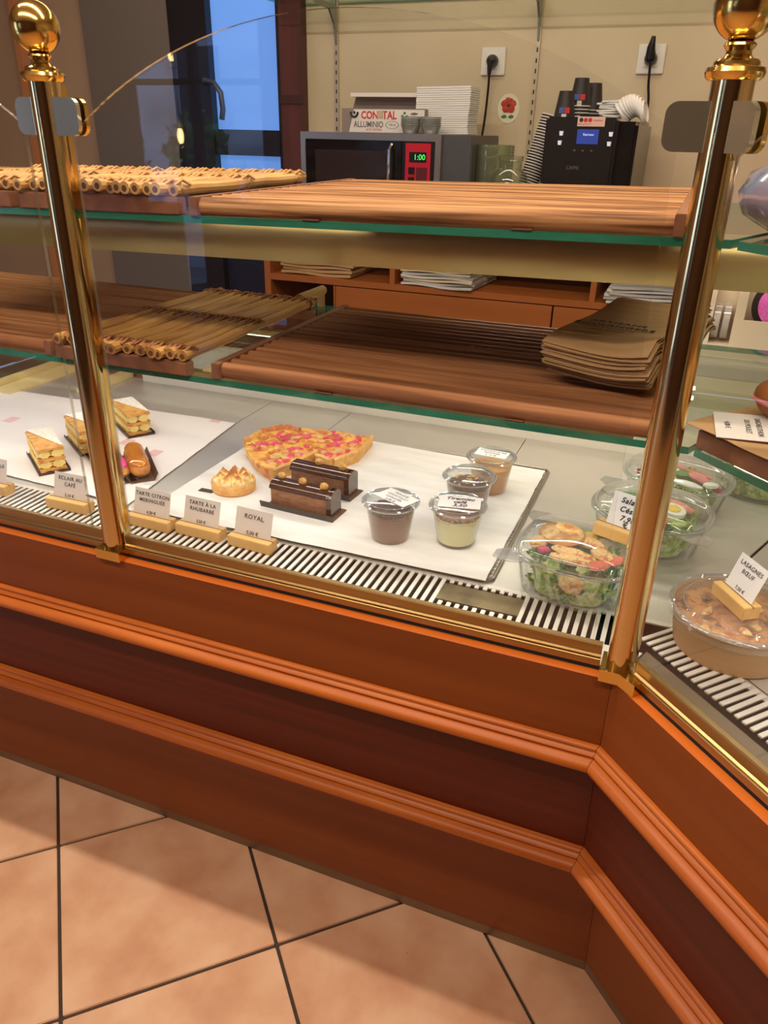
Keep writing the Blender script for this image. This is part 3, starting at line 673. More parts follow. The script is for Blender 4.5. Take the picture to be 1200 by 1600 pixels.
# ------------------------------------------------------------------ pastries
m_puff = mat('puff_pastry', (232, 180, 96), (190, 126, 52), rough=.55, scale=(50, 50, 120), lo=.3, hi=.7, c3=(222, 164, 80), bump=.6)
m_cream = mat('pastry_cream', (250, 228, 146), (242, 214, 124), rough=.45, scale=(40, 40, 40), sss=.15)
m_sugar = mat('icing_sugar', (252, 248, 238), (240, 228, 206), rough=.8, scale=(120, 120, 120), lo=.4, hi=.6)
def millefeuille(label, loc, rz):
    t = thing('cream_slice', label, 'pastry', loc, rz, 'cream slices on the tissue sheet')
    b = MB().box(-.072, .072, -.032, .032, 0, .002); b.build('card_base', m_blackcard, t, smooth=False)
    for s_ in (-1, 1): MB().box(-.072, .072, s_*.032-.0006, s_*.032+.0006, 0, .007).build('card_edge', m_blackcard, t, smooth=False)
    for k_, z in enumerate((.003, .0265, .050)):
        bm = MB(); n = 14; vv = []; ff = []
        for side in (0, 1):
            for i in range(n+1):
                for j in range(7):
                    x = -.064+.128*i/n; y = -.027+.054*j/6
                    if i in (0, n): x += rnd.uniform(-.002, .002)
                    if j in (0, 6): y += rnd.uniform(-.0015, .0015)
                    vv.append((x, y, z+(.0055 if side else 0)+.0014*noise.noise(Vector((x*60, y*60, k_+side*.3)))))
        st = (n+1)*7
        for side in (0, 1):
            for i in range(n):
                for j in range(6): q = side*st+i*7+j; ff.append((q, q+1, q+8, q+7))
        rim = list(range(7))+[i*7+6 for i in range(1, n+1)]+[n*7+j for j in range(5, -1, -1)]+[i*7 for i in range(n-1, 0, -1)]
        ff += [(rim[i], rim[(i+1) % len(rim)], st+rim[(i+1) % len(rim)], st+rim[i]) for i in range(len(rim))]
        MB().add(vv, ff).build('pastry_sheet', m_puff, t)
    for z in (.0085, .032):
        for s_ in (-1, 1):
            mb = MB(); n = 30; m_ = 16; vv = []
            for i in range(n+1):
                x = -.061+.122*i/n
                rr = .0122*(1+.07*math.sin(i*2.1+s_))*(1 if 0 < i < n else .82)
                for j in range(m_): a = 2*PI*j/m_; q = rr*(1+.12*(1 if j % 2 else -1)); vv.append((x, s_*.0132+1.16*q*math.cos(a), z+.0092+.90*q*math.sin(a)))
            ff = [(i*m_+j, i*m_+(j+1) % m_, (i+1)*m_+(j+1) % m_, (i+1)*m_+j) for i in range(n) for j in range(m_)]+[tuple(range(m_))[::-1], tuple(n*m_+j for j in range(m_))]
            mb.add(vv, ff).build('piped_cream', m_cream, t)
    MB().prism([(-.0635, -.024), (-.0635, .0265), (.0635, .0265), (.058, .022)], .0566, .0580).build('icing_sugar', m_sugar, t, smooth=False)
    return t
TS = DECK+.004
millefeuille('cream slice standing nearest the left edge, in front of the others', (-1.300, .170, TS), -.63)
millefeuille('middle cream slice partly hidden by the left brass post', (-1.298, .290, TS), -.60)
millefeuille('rear cream slice to the right of the left brass post', (-1.272, .425, TS), -.60)
m_choux = mat('choux_pastry', (214, 146, 66), (176, 104, 40), rough=.5, scale=(60, 60, 60), bump=.4)
m_caramel = mat('caramel_glaze', (206, 130, 40), (190, 108, 28), rough=.12, coat=.6, scale=(20, 60, 20))
m_pink = mat('pink_icing', (232, 70, 150), (220, 56, 136), rough=.3, scale=(20, 20, 20))
m_dbrown = mat('brown_card', (92, 66, 50), rough=.5)
def eclair(label, loc, rz, glaze, L=.15):
    t = thing('eclair', label, 'pastry', loc, rz)
    n = 20
    def body(w, h, z0, ll, seed, hh0=0):
        vv = []; m_ = 18
        for i in range(n+1):
            a = i/n; x = -ll/2+ll*a; e = math.sqrt(max(0.0, 1-abs(2*a-1)**5)); e = max(e, .02)
            for j in range(m_):
                q = 2*PI*j/m_; d_ = 1+.05*noise.noise(Vector((x*50, j*.7, seed)))
                vv.append((x, w*e*math.cos(q)*d_, z0+h*e*math.sin(q)*d_*(1 if math.sin(q) > 0 else .75)))
        return vv, [(i*m_+j, i*m_+(j+1) % m_, (i+1)*m_+(j+1) % m_, (i+1)*m_+j) for i in range(n) for j in range(m_)]+[tuple(range(m_))[::-1], tuple(n*m_+j for j in range(m_))]
    MB().add(*body(.0235, .020, .018, L, 1)).build('choux_shell', m_choux, t)
    MB().add(*body(.0205, .010, .0315, L*.93, 4)).build('icing', glaze, t)
    tr = MB().box(-L/2-.004, L/2+.004, -.024, .024, 0, .002)
    for s_ in (-1, 1): tr.add([(-L/2-.004, s_*.024, 0), (L/2+.004, s_*.024, 0), (L/2+.004, s_*.033, .016), (-L/2-.004, s_*.033, .016), (-L/2-.004, s_*.0235, .002), (L/2+.004, s_*.0235, .002), (L/2+.004, s_*.032, .0165), (-L/2-.004, s_*.032, .0165)], [(0, 1, 2, 3), (4, 5, 6, 7), (3, 2, 6, 7), (0, 3, 7, 4), (1, 2, 6, 5)])
    tr.build('card_tray', m_dbrown, t, smooth=False)
    return t
eclair('coffee eclair with glossy caramel glaze right of the left post', (-1.100, .222, TS), -.78, m_caramel, .155)
eclair('eclair with bright pink icing, mostly behind the left brass post', (-1.158, .200, TS), -.56, m_pink, .200)
# lemon meringue tartlet
m_short = mat('shortcrust', (232, 184, 112), (214, 152, 80), rough=.6, scale=(70, 70, 70), bump=.4)
def mer_mat():
    m, nt, b = nodes('toasted_meringue'); tc = nt.nodes.new('ShaderNodeTexCoord'); n = nt.nodes.new('ShaderNodeTexNoise'); n.inputs['Scale'].default_value = 90
    nt.links.new(tc.outputs['Object'], n.inputs['Vector']); sx = nt.nodes.new('ShaderNodeSeparateXYZ'); nt.links.new(tc.outputs['Object'], sx.inputs[0])
    ma = nt.nodes.new('ShaderNodeMath'); ma.operation = 'MULTIPLY_ADD'; ma.inputs[1].default_value = 24; nt.links.new(sx.outputs[2], ma.inputs[0]); nt.links.new(n.outputs['Fac'], ma.inputs[2])
    rp_ = nt.nodes.new('ShaderNodeValToRGB'); e = rp_.color_ramp.elements
    e[0].position = .66; e[0].color = (*srgb((252, 238, 196)), 1); e[1].position = 1.0; e[1].color = (*srgb((192, 112, 40)), 1)
    q = rp_.color_ramp.elements.new(.82); q.color = (*srgb((242, 200, 110)), 1)
    nt.links.new(ma.outputs[0], rp_.inputs[0]); nt.links.new(rp_.outputs[0], b.inputs['Base Color']); b.inputs['Roughness'].default_value = .5
    return m
PZ = DECK+.0085
t = thing('meringue_tartlet', 'small round lemon tartlet topped with toasted meringue peaks', 'pastry', (-.846, .205, PZ))
MB().lathe([(0, 0), (.041, 0), (.045, .004), (.0455, .020), (.044, .0225), (.041, .021), (.040, .016), (0, .016)], n=40).build('crust', m_short, t)
MB().lathe([(0, .019), (.036, .018), (.041, .017)], n=32).build('lemon_cream', m_cream, t)
mm = mer_mat()
for i in range(8):
    rr, a = ((.0265, 2*PI*i/7+.2) if i < 7 else (0, 0)); hgt = .026 if i < 7 else .034
    prof = [(.0135, 0), (.0150, .005), (.0140, .011), (.0105, .016), (.0060, .021), (.0025, .025), (0, .029)]
    o = MB().lathe([(p*(1+.06*math.sin(i+p*400)), z*hgt/.029) for p, z in prof], n=16).build('meringue_peak', mm, t, loc=(rr*math.cos(a), rr*math.sin(a), .017), rot=(rnd.uniform(-.12, .12), rnd.uniform(-.12, .12), i))
MB().box(-.062, -.03, -.038, -.024, 0, .0012).build('card_tab', m_blackcard, t, smooth=False)
# rhubarb tart slices
m_custard = mat('baked_custard', (244, 196, 92), (188, 96, 44), rough=.4, scale=(45, 45, 45), detail=5, lo=.38, hi=.66, c3=(228, 156, 74), bump=.5, sss=.05)
m_rhub = mat('pink_rhubarb', (226, 88, 110), (206, 62, 96), rough=.35, scale=(60, 60, 60))
m_rhubg = mat('pale_rhubarb', (222, 190, 110), (214, 150, 110), rough=.35, scale=(60, 60, 60))
m_brown = mat('browned_top', (178, 96, 48), (214, 140, 66), rough=.5, scale=(90, 90, 90), bump=.5)
def inpoly(x, y, poly):
    c = False
    for i in range(len(poly)):
        (x0, y0), (x1, y1) = poly[i], poly[i-1]
        if (y0 > y) != (y1 > y) and x < (x1-x0)*(y-y0)/(y1-y0)+x0: c = not c
    return c
def tart_slice(label, poly, crust_idx, seed):
    cx_ = sum(p[0] for p in poly)/len(poly); cy_ = sum(p[1] for p in poly)/len(poly)
    t = thing('rhubarb_tart_slice', label, 'pastry', (cx_, cy_, PZ), 0, 'rhubarb tart slices')
    pl = [(x-cx_, y-cy_) for x, y in poly]; rr = random.Random(seed)
    bm = bmesh.new(); bot = [bm.verts.new((x*.97, y*.97, 0)) for x, y in pl]; top = [bm.verts.new((x, y, .022)) for x, y in pl]
    n = len(pl); bm.faces.new(bot[::-1])
    for i in range(n): bm.faces.new((bot[i], bot[(i+1) % n], top[(i+1) % n], top[i]))
    tf = bm.faces.new(top); bmesh.ops.triangulate(bm, faces=[tf]); 
    for _ in range(4): bmesh.ops.subdivide_edges(bm, edges=[e for e in bm.edges if all(v.co.z > .021 for v in e.verts) and e.calc_length() > .012], cuts=1, use_grid_fill=True)
    bmesh.ops.triangulate(bm, faces=[q for q in bm.faces if len(q.verts) > 4])
    for v in bm.verts:
        if v.co.z > .02: v.co.z += .004*noise.noise(v.co*55+Vector((seed, 0, 0)))
    bm.verts.index_update(); mb = MB().add([v.co for v in bm.verts], [[v.index for v in q.verts] for q in bm.faces]); bm.free()
    mb.build('custard_filling', m_custard, t, ang=60)
    k_ = 0
    for i in crust_idx:
        (x0, y0), (x1, y1) = pl[i], pl[(i+1) % n]; L = math.hypot(x1-x0, y1-y0); seg = max(3, int(L/.01)); vv = []; nx, ny = (y1-y0)/L, -(x1-x0)/L
        for q in range(seg+1):
            a = q/seg; x = x0+(x1-x0)*a; y = y0+(y1-y0)*a; w = .0015*math.sin(q*1.9+seed)
            for (o_, z) in ((-.004, 0), (.0035, 0), (.0065+w, .012), (.0085+w, .028+w), (.004, .032+w), (-.002, .026), (-.004, .02)):
                vv.append((x+nx*o_, y+ny*o_, z))
        ff = [(q*7+j, q*7+(j+1) % 7, (q+1)*7+(j+1) % 7, (q+1)*7+j) for q in range(seg) for j in range(7)]+[tuple(range(7))[::-1], tuple(seg*7+j for j in range(7))]
        MB().add(vv, ff).build('crust', m_brown if (k_ == 0 and seed == 3 and i in (5, 4)) else m_short, t, ang=50)
    xs = [p[0] for p in pl]; ys = [p[1] for p in pl]; tries = 0
    while k_ < 40 and tries < 900:
        tries += 1; x = rr.uniform(min(xs), max(xs)); y = rr.uniform(min(ys), max(ys))
        if not inpoly(x*1.18, y*1.18, pl): continue
        mx = Matrix.Rotation(rr.uniform(0, PI), 3, 'Z'); k_ += 1
        MB().blob((x, y, .0225), (rr.uniform(.008, .018), rr.uniform(.005, .009), .0042), k_, .35, 2, 2.5, mx).build('rhubarb_piece', m_rhub if rr.random() < .55 else m_rhubg, t)
    for q in range(10):
        tries = 0
        while tries < 50:
            tries += 1; x = rr.uniform(min(xs), max(xs)); y = rr.uniform(min(ys), max(ys))
            if inpoly(x*1.15, y*1.15, pl): break
        MB().blob((x, y, .0228), (rr.uniform(.006, .013), rr.uniform(.004, .008), .0034), q+70, .4, 2, 2.5, Matrix.Rotation(rr.uniform(0, PI), 3, 'Z')).build('browned_patch', m_brown, t)
    return t
tart_slice('rhubarb tart slice in front, its point towards the chocolate slices', [(-.795, .268), (-.770, .33), (-.757, .405), (-.80, .455), (-.850, .505), (-.895, .512), (-.925, .460), (-.928, .395), (-.912, .362), (-.85, .300)], (4, 5, 6, 0, 1), 3)
tart_slice('rhubarb tart slice behind, with its crust wall on the right', [(-.745, .385), (-.700, .372), (-.672, .440), (-.680, .540), (-.74, .548), (-.85, .530), (-.860, .480), (-.78, .43)], (0, 1, 2), 11)
# chocolate royals
m_choco = mat('chocolate_glaze', (70, 38, 24), (56, 28, 18), rough=.14, scale=(20, 20, 20), coat=.5)
m_mousse = mat('chocolate_mousse', (150, 104, 74), (116, 74, 50), rough=.7, scale=(60, 60, 160), lo=.3, hi=.7, bump=.5)
m_prali = mat('praline_base', (150, 92, 48), (108, 62, 34), rough=.8, scale=(220, 220, 220), bump=.8)
m_nut = mat('hazelnut', (226, 176, 96), (200, 140, 66), rough=.45, scale=(160, 160, 160), bump=.4)
def royal(label, loc, rz, nuts):
    t = thing('chocolate_slice', label, 'cake', loc, rz, 'chocolate royal slices')
    L = .132; w = .021
    prof = [(-w, .012), (-w, .040), (-.017, .047), (-.008, .0505), (.008, .0505), (.017, .047), (w, .040), (w, .012)]
    nseg = 24; vv = []
    for i in range(nseg+1):
        for y, z in prof: vv.append((-L/2+.003+(L-.008)*i/nseg, y*(1+.03*noise.noise(Vector((i*.6, z*200, 1)))), z))
    k_ = len(prof); ff = [(i*k_+j, i*k_+j+1, (i+1)*k_+j+1, (i+1)*k_+j) for i in range(nseg) for j in range(k_-1)]+[(i*k_+k_-1, i*k_, (i+1)*k_, (i+1)*k_+k_-1) for i in range(nseg)]+[tuple(range(k_))[::-1], tuple(nseg*k_+j for j in range(k_))]
    MB().add(vv, ff).build('mousse', m_mousse, t)
    MB().box(-L/2+.002, L/2-.005, -w-.0008, w+.0008, .003, .013, b=.001).build('praline_base', m_prali, t)
    gp = [(-w-.0012, .0395), (-w-.0008, .044), (-.0175, .0495), (-.008, .0535), (.008, .0535), (.0175, .0495), (w+.0008, .044), (w+.0012, .0395), (w-.001, .0395), (.016, .046), (-.016, .046), (-w+.001, .0395)]
    MB().add([(x, y, z) for x in (-L/2, L/2-.001) for y, z in gp], [tuple(range(12))[::-1], tuple(range(12, 24))]+[(i, (i+1) % 12, 12+(i+1) % 12, 12+i) for i in range(12)]).build('glaze_top', m_choco, t, ang=60)
    ep = [(-w-.0012, .003), (-w-.0012, .044), (-.0175, .0495), (-.008, .0535), (.008, .0535), (.0175, .0495), (w+.0012, .044), (w+.0012, .003)]
    MB().add([(x, y*(.92 if q else 1), z) for q, x in ((0, L/2-.006), (1, L/2+.004)) for y, z in ep], [tuple(range(8))[::-1], tuple(range(8, 16))]+[(i, (i+1) % 8, 8+(i+1) % 8, 8+i) for i in range(8)]).build('glaze_end', m_choco, t)
    for i, (nx, ny) in enumerate(nuts):
        MB().blob((nx, ny, .0585), (.0086, .0080, .0074), i+int(loc[1]*90), .12, 2).build('hazelnut', m_nut, t)
    MB().box(-L/2-.008, L/2+.012, -.028, .028, 0, .0028).build('card_base', m_prali if False else m_dbrown, t, smooth=False)
    o = MB().add([(-L/2-.016, -.030, .0), (L/2+.012, -.030, .0), (L/2+.012, -.0345, .0145), (-L/2-.016, -.0345, .0145), (-L/2-.016, -.028, .0), (L/2+.012, -.028, .0), (L/2+.012, -.0330, .0145), (-L/2-.016, -.0330, .0145)],
        [(0, 1, 2, 3), (4, 5, 6, 7), (3, 2, 6, 7), (0, 1, 5, 4), (0, 3, 7, 4), (1, 2, 6, 5)]).build('card_flap', m_blackcard, t, smooth=False)
    return t
royal('chocolate royal slice in front with three hazelnuts, beside the ROYAL card', (-.672, .182, PZ), -.06, [(-.052, .004), (-.002, -.001), (.046, -.003)])
royal('chocolate royal slice behind, touching the tart slice', (-.678, .278, PZ), -.06, [(-.010, .002), (.046, .0)])

# ------------------------------------------------------------------ dessert cups
def cup(label, loc, fill, top_m, chunks, label_lines=None, lab_rot=0, lab_m=None, base_m=None, hand=False, h=.070, lid=.0520, tops=None, lab_size=(.062, .036), lab_off=(0, 0), fill_h=.055):
    t = thing('dessert_cup', label, 'dessert cup', loc)
    rb = .034
    def R(z): return rb+(lid-.0062-rb)*z/h
    MB().lathe([(0, .0005), (rb-.001, .0005), (rb, .002)]+[(R(z*h/8), z*h/8) for z in range(1, 9)], n=40).build('cup', m_plastic, t)
    MB().lathe([(R(h)-.001, h-.001), (lid-.003, h), (lid, h+.001), (lid+.001, h+.0035), (lid-.001, h+.0055), (lid-.003, h+.0045), (R(h)-.001, h+.002)], n=40).build('rim', m_rim, t)
    MB().lathe([(lid-.004, h+.0045), (lid-.0055, h+.007), (lid-.010, h+.0085), (0, h+.009)], n=40).build('lid', m_plastic, t)
    rg = MB().tube([((lid-.0065)*math.cos(a), (lid-.0065)*math.sin(a), h+.0078) for a in [2*PI*i/40 for i in range(41)]], .0010, n=5, caps=False); rg.build('lid_ring', m_rim, t)
    if base_m: MB().lathe([(0, .002), (rb-.002, .002), (R(.006)-.0015, .006), (0, .008)], n=32).build('base_layer', base_m, t)
    z0 = .0015 if not base_m else .006
    MB().lathe([(0, z0), (R(z0)-.0017, z0)]+[(R(z0+(fill_h-z0)*q/5)-.0015, z0+(fill_h-z0)*q/5) for q in range(1, 6)]+[(0, fill_h)], n=36).build('filling', fill, t)
    if top_m:
        mb = MB(); n = 10; m_ = 30; vv = [(0, 0, fill_h+.004)]
        for i in range(1, n+1):
            for j in range(m_):
                rr = (R(fill_h)-.0016)*i/n; a = 2*PI*j/m_; vv.append((rr*math.cos(a), rr*math.sin(a), fill_h+.002+.004*noise.noise(Vector((rr*150*math.cos(a), rr*150*math.sin(a), 3)))+(.002 if i < n else -.004)))
        ff = [(0, 1+j, 1+(j+1) % m_) for j in range(m_)]+[(1+(i-1)*m_+j, 1+(i-1)*m_+(j+1) % m_, 1+i*m_+(j+1) % m_, 1+i*m_+j) for i in range(1, n) for j in range(m_)]
        mb.add(vv, ff).build('topping', top_m, t, ang=60)
    if chunks:
        cm, cnt, sz = chunks
        for i in range(cnt):
            a = rnd.uniform(0, 2*PI); rr = (R(fill_h)-.009)*math.sqrt(rnd.random())
            MB().blob((rr*math.cos(a), rr*math.sin(a), fill_h+.006), (sz*rnd.uniform(.8, 1.5), sz*.7, sz*.5), i, .2, 1, 2, Matrix.Rotation(rnd.uniform(0, PI), 3, 'Z')).build('topping_piece', cm, t)
    if label_lines:
        lw, lh = lab_size
        lb = MB().box(-lw/2, lw/2, -lh/2, lh/2, 0, .0006).build('paper_label', m_white, t, loc=(lab_off[0], lab_off[1], h+.0098), rot=(0, 0, lab_rot), smooth=False)
        fs, y0, st_ = label_lines[0], label_lines[1], label_lines[2]
        for i, ln in enumerate(label_lines[3:]):
            text(ln, fs, lab_m or m_ink, lb, (0, y0-i*st_, .0008), (0, 0, 0), name='lettering', off=.0003 if hand else 0, shear=.3 if hand else 0)
    return t
m_cocoa = mat('cocoa_crumble', (190, 150, 122), (110, 70, 50), rough=.9, scale=(150, 150, 150), bump=.6)
m_chocm = mat('chocolate_cream', (152, 108, 76), (136, 92, 64), rough=.5, scale=(20, 20, 60))
m_ccrumb = mat('dark_crumble', (100, 68, 52), (60, 38, 30), rough=.8, scale=(120, 120, 120), bump=.6)
m_tira = mat('mascarpone_cream', (240, 232, 176), (230, 220, 160), rough=.5, scale=(20, 20, 40))
m_comp = mat('apple_compote', (226, 168, 96), (210, 146, 76), rough=.35, scale=(30, 30, 30))
cup('clear cup of brown chocolate caramel mousse with a printed label, front left', (-.476, .140, PZ), m_chocm, m_ccrumb, (m_ccrumb, 14, .004), (.0088, .012, .0098, 'MOUSSE', 'CHOCOLAT', 'CARAMEL', '3,90 €'), -.42, m_ink_blue, lab_size=(.072, .042), lab_off=(.010, .004))
cup('clear cup of pale tiramisu with a handwritten label, front right', (-.360, .172, PZ), m_tira, m_cocoa, None, (.0145, .0125, .0135, 'Tiramisu', 'café', '3,50'), .22, m_ink, m_ccrumb, hand=True, lab_size=(.074, .046), lab_off=(.003, -.002))
cup('clear cup of chocolate topped with peanuts, unlabelled, behind the tiramisu', (-.377, .305, PZ), m_chocm, m_ccrumb, (m_nut, 12, .0048), None)
cup('clear cup of orange apple compote with a printed label, rearmost', (-.362, .418, PZ), m_comp, None, None, (.0088, .010, .0105, 'COMPOTE DE', 'POMMES', '3,10 €'), -.06, m_ink_blue, lab_size=(.066, .036), lab_off=(.0, .0))

# ------------------------------------------------------------------ packed salads
def sup(mb, levels, a, b, ex=3.0, n=64, rib=0.0):
    vv = []
    for s_, z in levels:
        for j in range(n):
            q = 2*PI*j/n; c_, d_ = math.cos(q), math.sin(q); rr = (abs(c_)**ex+abs(d_)**ex)**(-1/ex)
            w = 1+(rib*(1 if j % 2 else -1) if s_ < .93 else 0)
            vv.append((a*s_*rr*c_*w, b*s_*rr*d_*w, z))
    k_ = len(levels)
    return mb.add(vv, [(i*n+j, i*n+(j+1) % n, (i+1)*n+(j+1) % n, (i+1)*n+j) for i in range(k_-1) for j in range(n)])
m_lettuce = mat('lettuce_leaf', (96, 146, 44), (196, 208, 120), rough=.45, scale=(60, 60, 60), lo=.35, hi=.65)
m_spin = mat('dark_salad_leaf', (40, 104, 34), (74, 142, 48), rough=.4, scale=(30, 30, 30))
m_iceb = mat('pale_lettuce', (206, 214, 150), (140, 168, 72), rough=.45, scale=(60, 60, 60), lo=.4, hi=.6)
m_chick = mat('roast_chicken', (236, 176, 72), (200, 112, 32), rough=.5, scale=(110, 110, 110), bump=.5, c3=(240, 206, 140))
m_toast = mat('toasted_bread', (236, 204, 136), (196, 132, 62), rough=.7, scale=(70, 70, 70), bump=.6)
m_tom = mat('tomato_flesh', (222, 86, 62), (234, 128, 96), rough=.3, scale=(40, 40, 40))
m_salmon = mat('salmon_slice', (236, 150, 116), (224, 120, 84), rough=.4, scale=(30, 80, 30))
m_eggw = mat('egg_white', (246, 242, 230), rough=.35); m_eggy = mat('egg_yolk', (246, 206, 60), rough=.5)
m_onion = mat('pink_radish', (206, 60, 110), (190, 44, 96), rough=.4, scale=(30, 30, 30))
m_ham = mat('ham_slice', (222, 140, 132), (200, 104, 104), rough=.4, scale=(30, 30, 30))
m_pepper = mat('yellow_pepper', (246, 196, 40), rough=.25)
def leaf_mesh(seed, L, w):
    vv = []; n = 6
    for i in range(n+1):
        for j in range(5):
            a = i/n; b_ = (j-2)/2; ww = w*math.sin(PI*min(1, a*.9+.08))
            vv.append((L*(a-.5), ww*b_, .006*noise.noise(Vector((a*5+seed, b_*2, seed)))+.006*abs(b_)*math.sin(a*9+seed)+.010*(a-.5)**2*4))
    return vv, [(i*5+j, i*5+j+1, i*5+j+6, i*5+j+5) for i in range(n) for j in range(4)]
def salad(label, loc, rz, a, b, h, leaves, tops, ex=3.2, tabs=True, seed=1, top_fn=None):
    t = thing('packed_salad', label, 'salad box', loc, rz)
    rr = random.Random(seed)
    sup(MB(), [(.02, .001), (.74, .001), (.79, .004), (.82, .02), (.86, h*.6), (.90, h*.93), (.905, h)], a, b, ex, 72, .020).build('bowl', m_plastic, t, ang=20)
    sup(MB(), [(.905, h-.001), (.985, h), (1.0, h+.002), (1.0, h+.006), (.985, h+.008), (.95, h+.0075), (.93, h+.003), (.905, h+.002)], a, b, ex, 72).build('rim', m_rim, t, ang=60)
    sup(MB(), [(.95, h+.0075), (.925, h+.016), (.88, h+.020), (.02, h+.0215)], a, b, ex, 72).build('lid', m_plastic, t, ang=50)
    if tabs:
        for q in tabs: 
            c_ = Vector((a*.80*q[0], b*.80*q[1], h+.003)); s_ = MB().prism([(q[0]*a*.62, q[1]*b*.98), (q[0]*a*.98, q[1]*b*.62), (q[0]*a*1.14, q[1]*b*.80), (q[0]*a*1.12, q[1]*b*1.06), (q[0]*a*.84, q[1]*b*1.10)], h+.003, h+.0045)
            s_.build('lid_tab', m_rim, t, smooth=False)
    for li, (m_, cnt) in enumerate(leaves):
        mb = MB()
        for i in range(cnt):
            q = rr.uniform(0, 2*PI); rad = (rr.uniform(.55, .80) if rr.random() < .75 else rr.uniform(.1, .6)); z = rr.uniform(.008, h-.010); rad *= .82+.1*z/h
            e = Euler((rr.uniform(-1.5, 1.5), rr.uniform(-.7, .7), rr.uniform(0, 6.3))).to_matrix()
            v, fc = leaf_mesh(rr.uniform(0, 50), rr.uniform(.028, .045), rr.uniform(.008, .014))
            c_ = Vector((a*rad*math.cos(q)*.92, b*rad*math.sin(q)*.92, z))
            vs2 = []
            for p in v:
                w = c_+e@Vector(p)
                lim = .80
                k2 = ((abs(w.x)/(a*lim))**3+(abs(w.y)/(b*lim))**3)**(1/3)
                if k2 > 1: w.x /= k2; w.y /= k2
                w.z = max(.003, min(h+.006, w.z)); vs2.append(w)
            mb.add(vs2, fc)
        o = mb.build('salad_leaves', m_, t); o['kind'] = 'stuff'
    core = sup(MB(), [(.02, .004), (.60, .004), (.64, h*.5), (.64, h*.72), (.4, h*.80), (.02, h*.82)], a, b, ex, 40).build('packed_filling', m_iceb, t); core['kind'] = 'stuff'
    for nm, m_, x, y, dz, r3, rot in tops:
        MB().blob((0, 0, 0), r3, abs(x*90)+abs(y*70), .22, 3, 2.0).build(nm, m_, t, loc=(x, y, h+.004+dz), rot=rot)
    return t
def egg(t, x, y, z, rot, r_=.019):
    w = MB().lathe([(0, -.002), (r_*.6, -.002), (r_*.95, 0), (r_, .004), (r_*.97, .008), (0, .0085)], n=28, sx=1.18).build('egg_half', m_eggw, t, loc=(x, y, z), rot=rot)
    MB().lathe([(0, .0084), (r_*.62, .0086), (r_*.55, .0102), (0, .0108)], n=24).build('yolk', m_eggy, w)
DZ = DECK+.0008
s1 = salad('salad box with toasted bread and roast chicken, in front at the grille', (-.138, .106, DZ), -.14, .098, .090, .072,
    [(m_spin, 150), (m_lettuce, 90), (m_iceb, 60)],
    [('chicken_piece', m_chick, -.062, -.012, .0, (.022, .013, .008), (0, .1, 1.3)), ('chicken_piece', m_chick, .012, .020, .003, (.032, .014, .009), (0, 0, -.2)), ('chicken_piece', m_chick, .0, -.026, .002, (.036, .012, .008), (0, 0, -.1)),
     ('chicken_piece', m_chick, .004, -.043, .0, (.038, .011, .008), (0, 0, .05)), ('chicken_piece', m_chick, .044, -.008, .002, (.026, .014, .008), (0, 0, -.5)),
     ('pepper_piece', m_pepper, .004, .044, .002, (.014, .012, .007), (0, 0, .3)), ('tomato_wedge', m_tom, .048, -.040, .002, (.019, .010, .007), (0, 0, .9)), ('tomato_wedge', m_tom, .066, -.014, .002, (.017, .009, .007), (0, 0, 1.2)),
     ('radish_piece', m_onion, -.046, -.034, .0, (.010, .007, .006), (0, 0, .3)), ('potato_piece', m_iceb, -.026, .048, .0, (.018, .014, .008), (0, 0, .2)), ('leaf', m_spin, .0, .066, .0, (.036, .012, .004), (0, 0, -.1)), ('potato_piece', m_toast, .012, -.066, -.030, (.020, .008, .016), (0, 0, 0))], tabs=[(-1, -1), (-1, 1)], seed=3)
MB().blob((0, 0, 0), (.037, .029, .0075), 5, .10, 3, 1.5).build('bread_slice', m_toast, s1, loc=(-.034, .018, .086), rot=(.16, -.05, -.35))
MB().tube([(.0365*math.cos(a), .0285*math.sin(a), -.002) for a in [2*PI*i/30 for i in range(31)]], .0042, n=6, caps=False).build('bread_crust', mat('bread_crust', (206, 140, 72), rough=.7), s1, loc=(-.034, .018, .086), rot=(.16, -.05, -.35))
s2 = salad('salad box with egg and salmon, partly hidden by the right brass post', (-.038, .318, DZ), -.20, .106, .088, .068,
    [(m_iceb, 150), (m_lettuce, 80), (m_spin, 20)],
    [('salmon_piece', m_salmon, .044, .030, .003, (.026, .012, .007), (0, 0, -.5)), ('salmon_piece', m_salmon, .028, .044, .0, (.024, .010, .006), (0, 0, -.4)), ('salmon_piece', m_salmon, .026, -.046, .002, (.016, .012, .007), (0, 0, .4)),
     ('cucumber_piece', m_lettuce, .052, -.036, .0, (.018, .012, .005), (0, 0, .3)), ('leaf', m_spin, -.052, .030, .002, (.026, .010, .004), (0, 0, .5)), ('leaf', m_iceb, -.030, .050, .004, (.010, .006, .008), (0, 0, .5))], tabs=[(1, -1), (-1, 1)], seed=5, ex=2.6)
egg(s2, -.048, -.018, .072, (.15, -.1, .4)); egg(s2, .036, .004, .072, (.1, .1, -.3)); egg(s2, .0, -.012, .070, (.1, 0, .6))
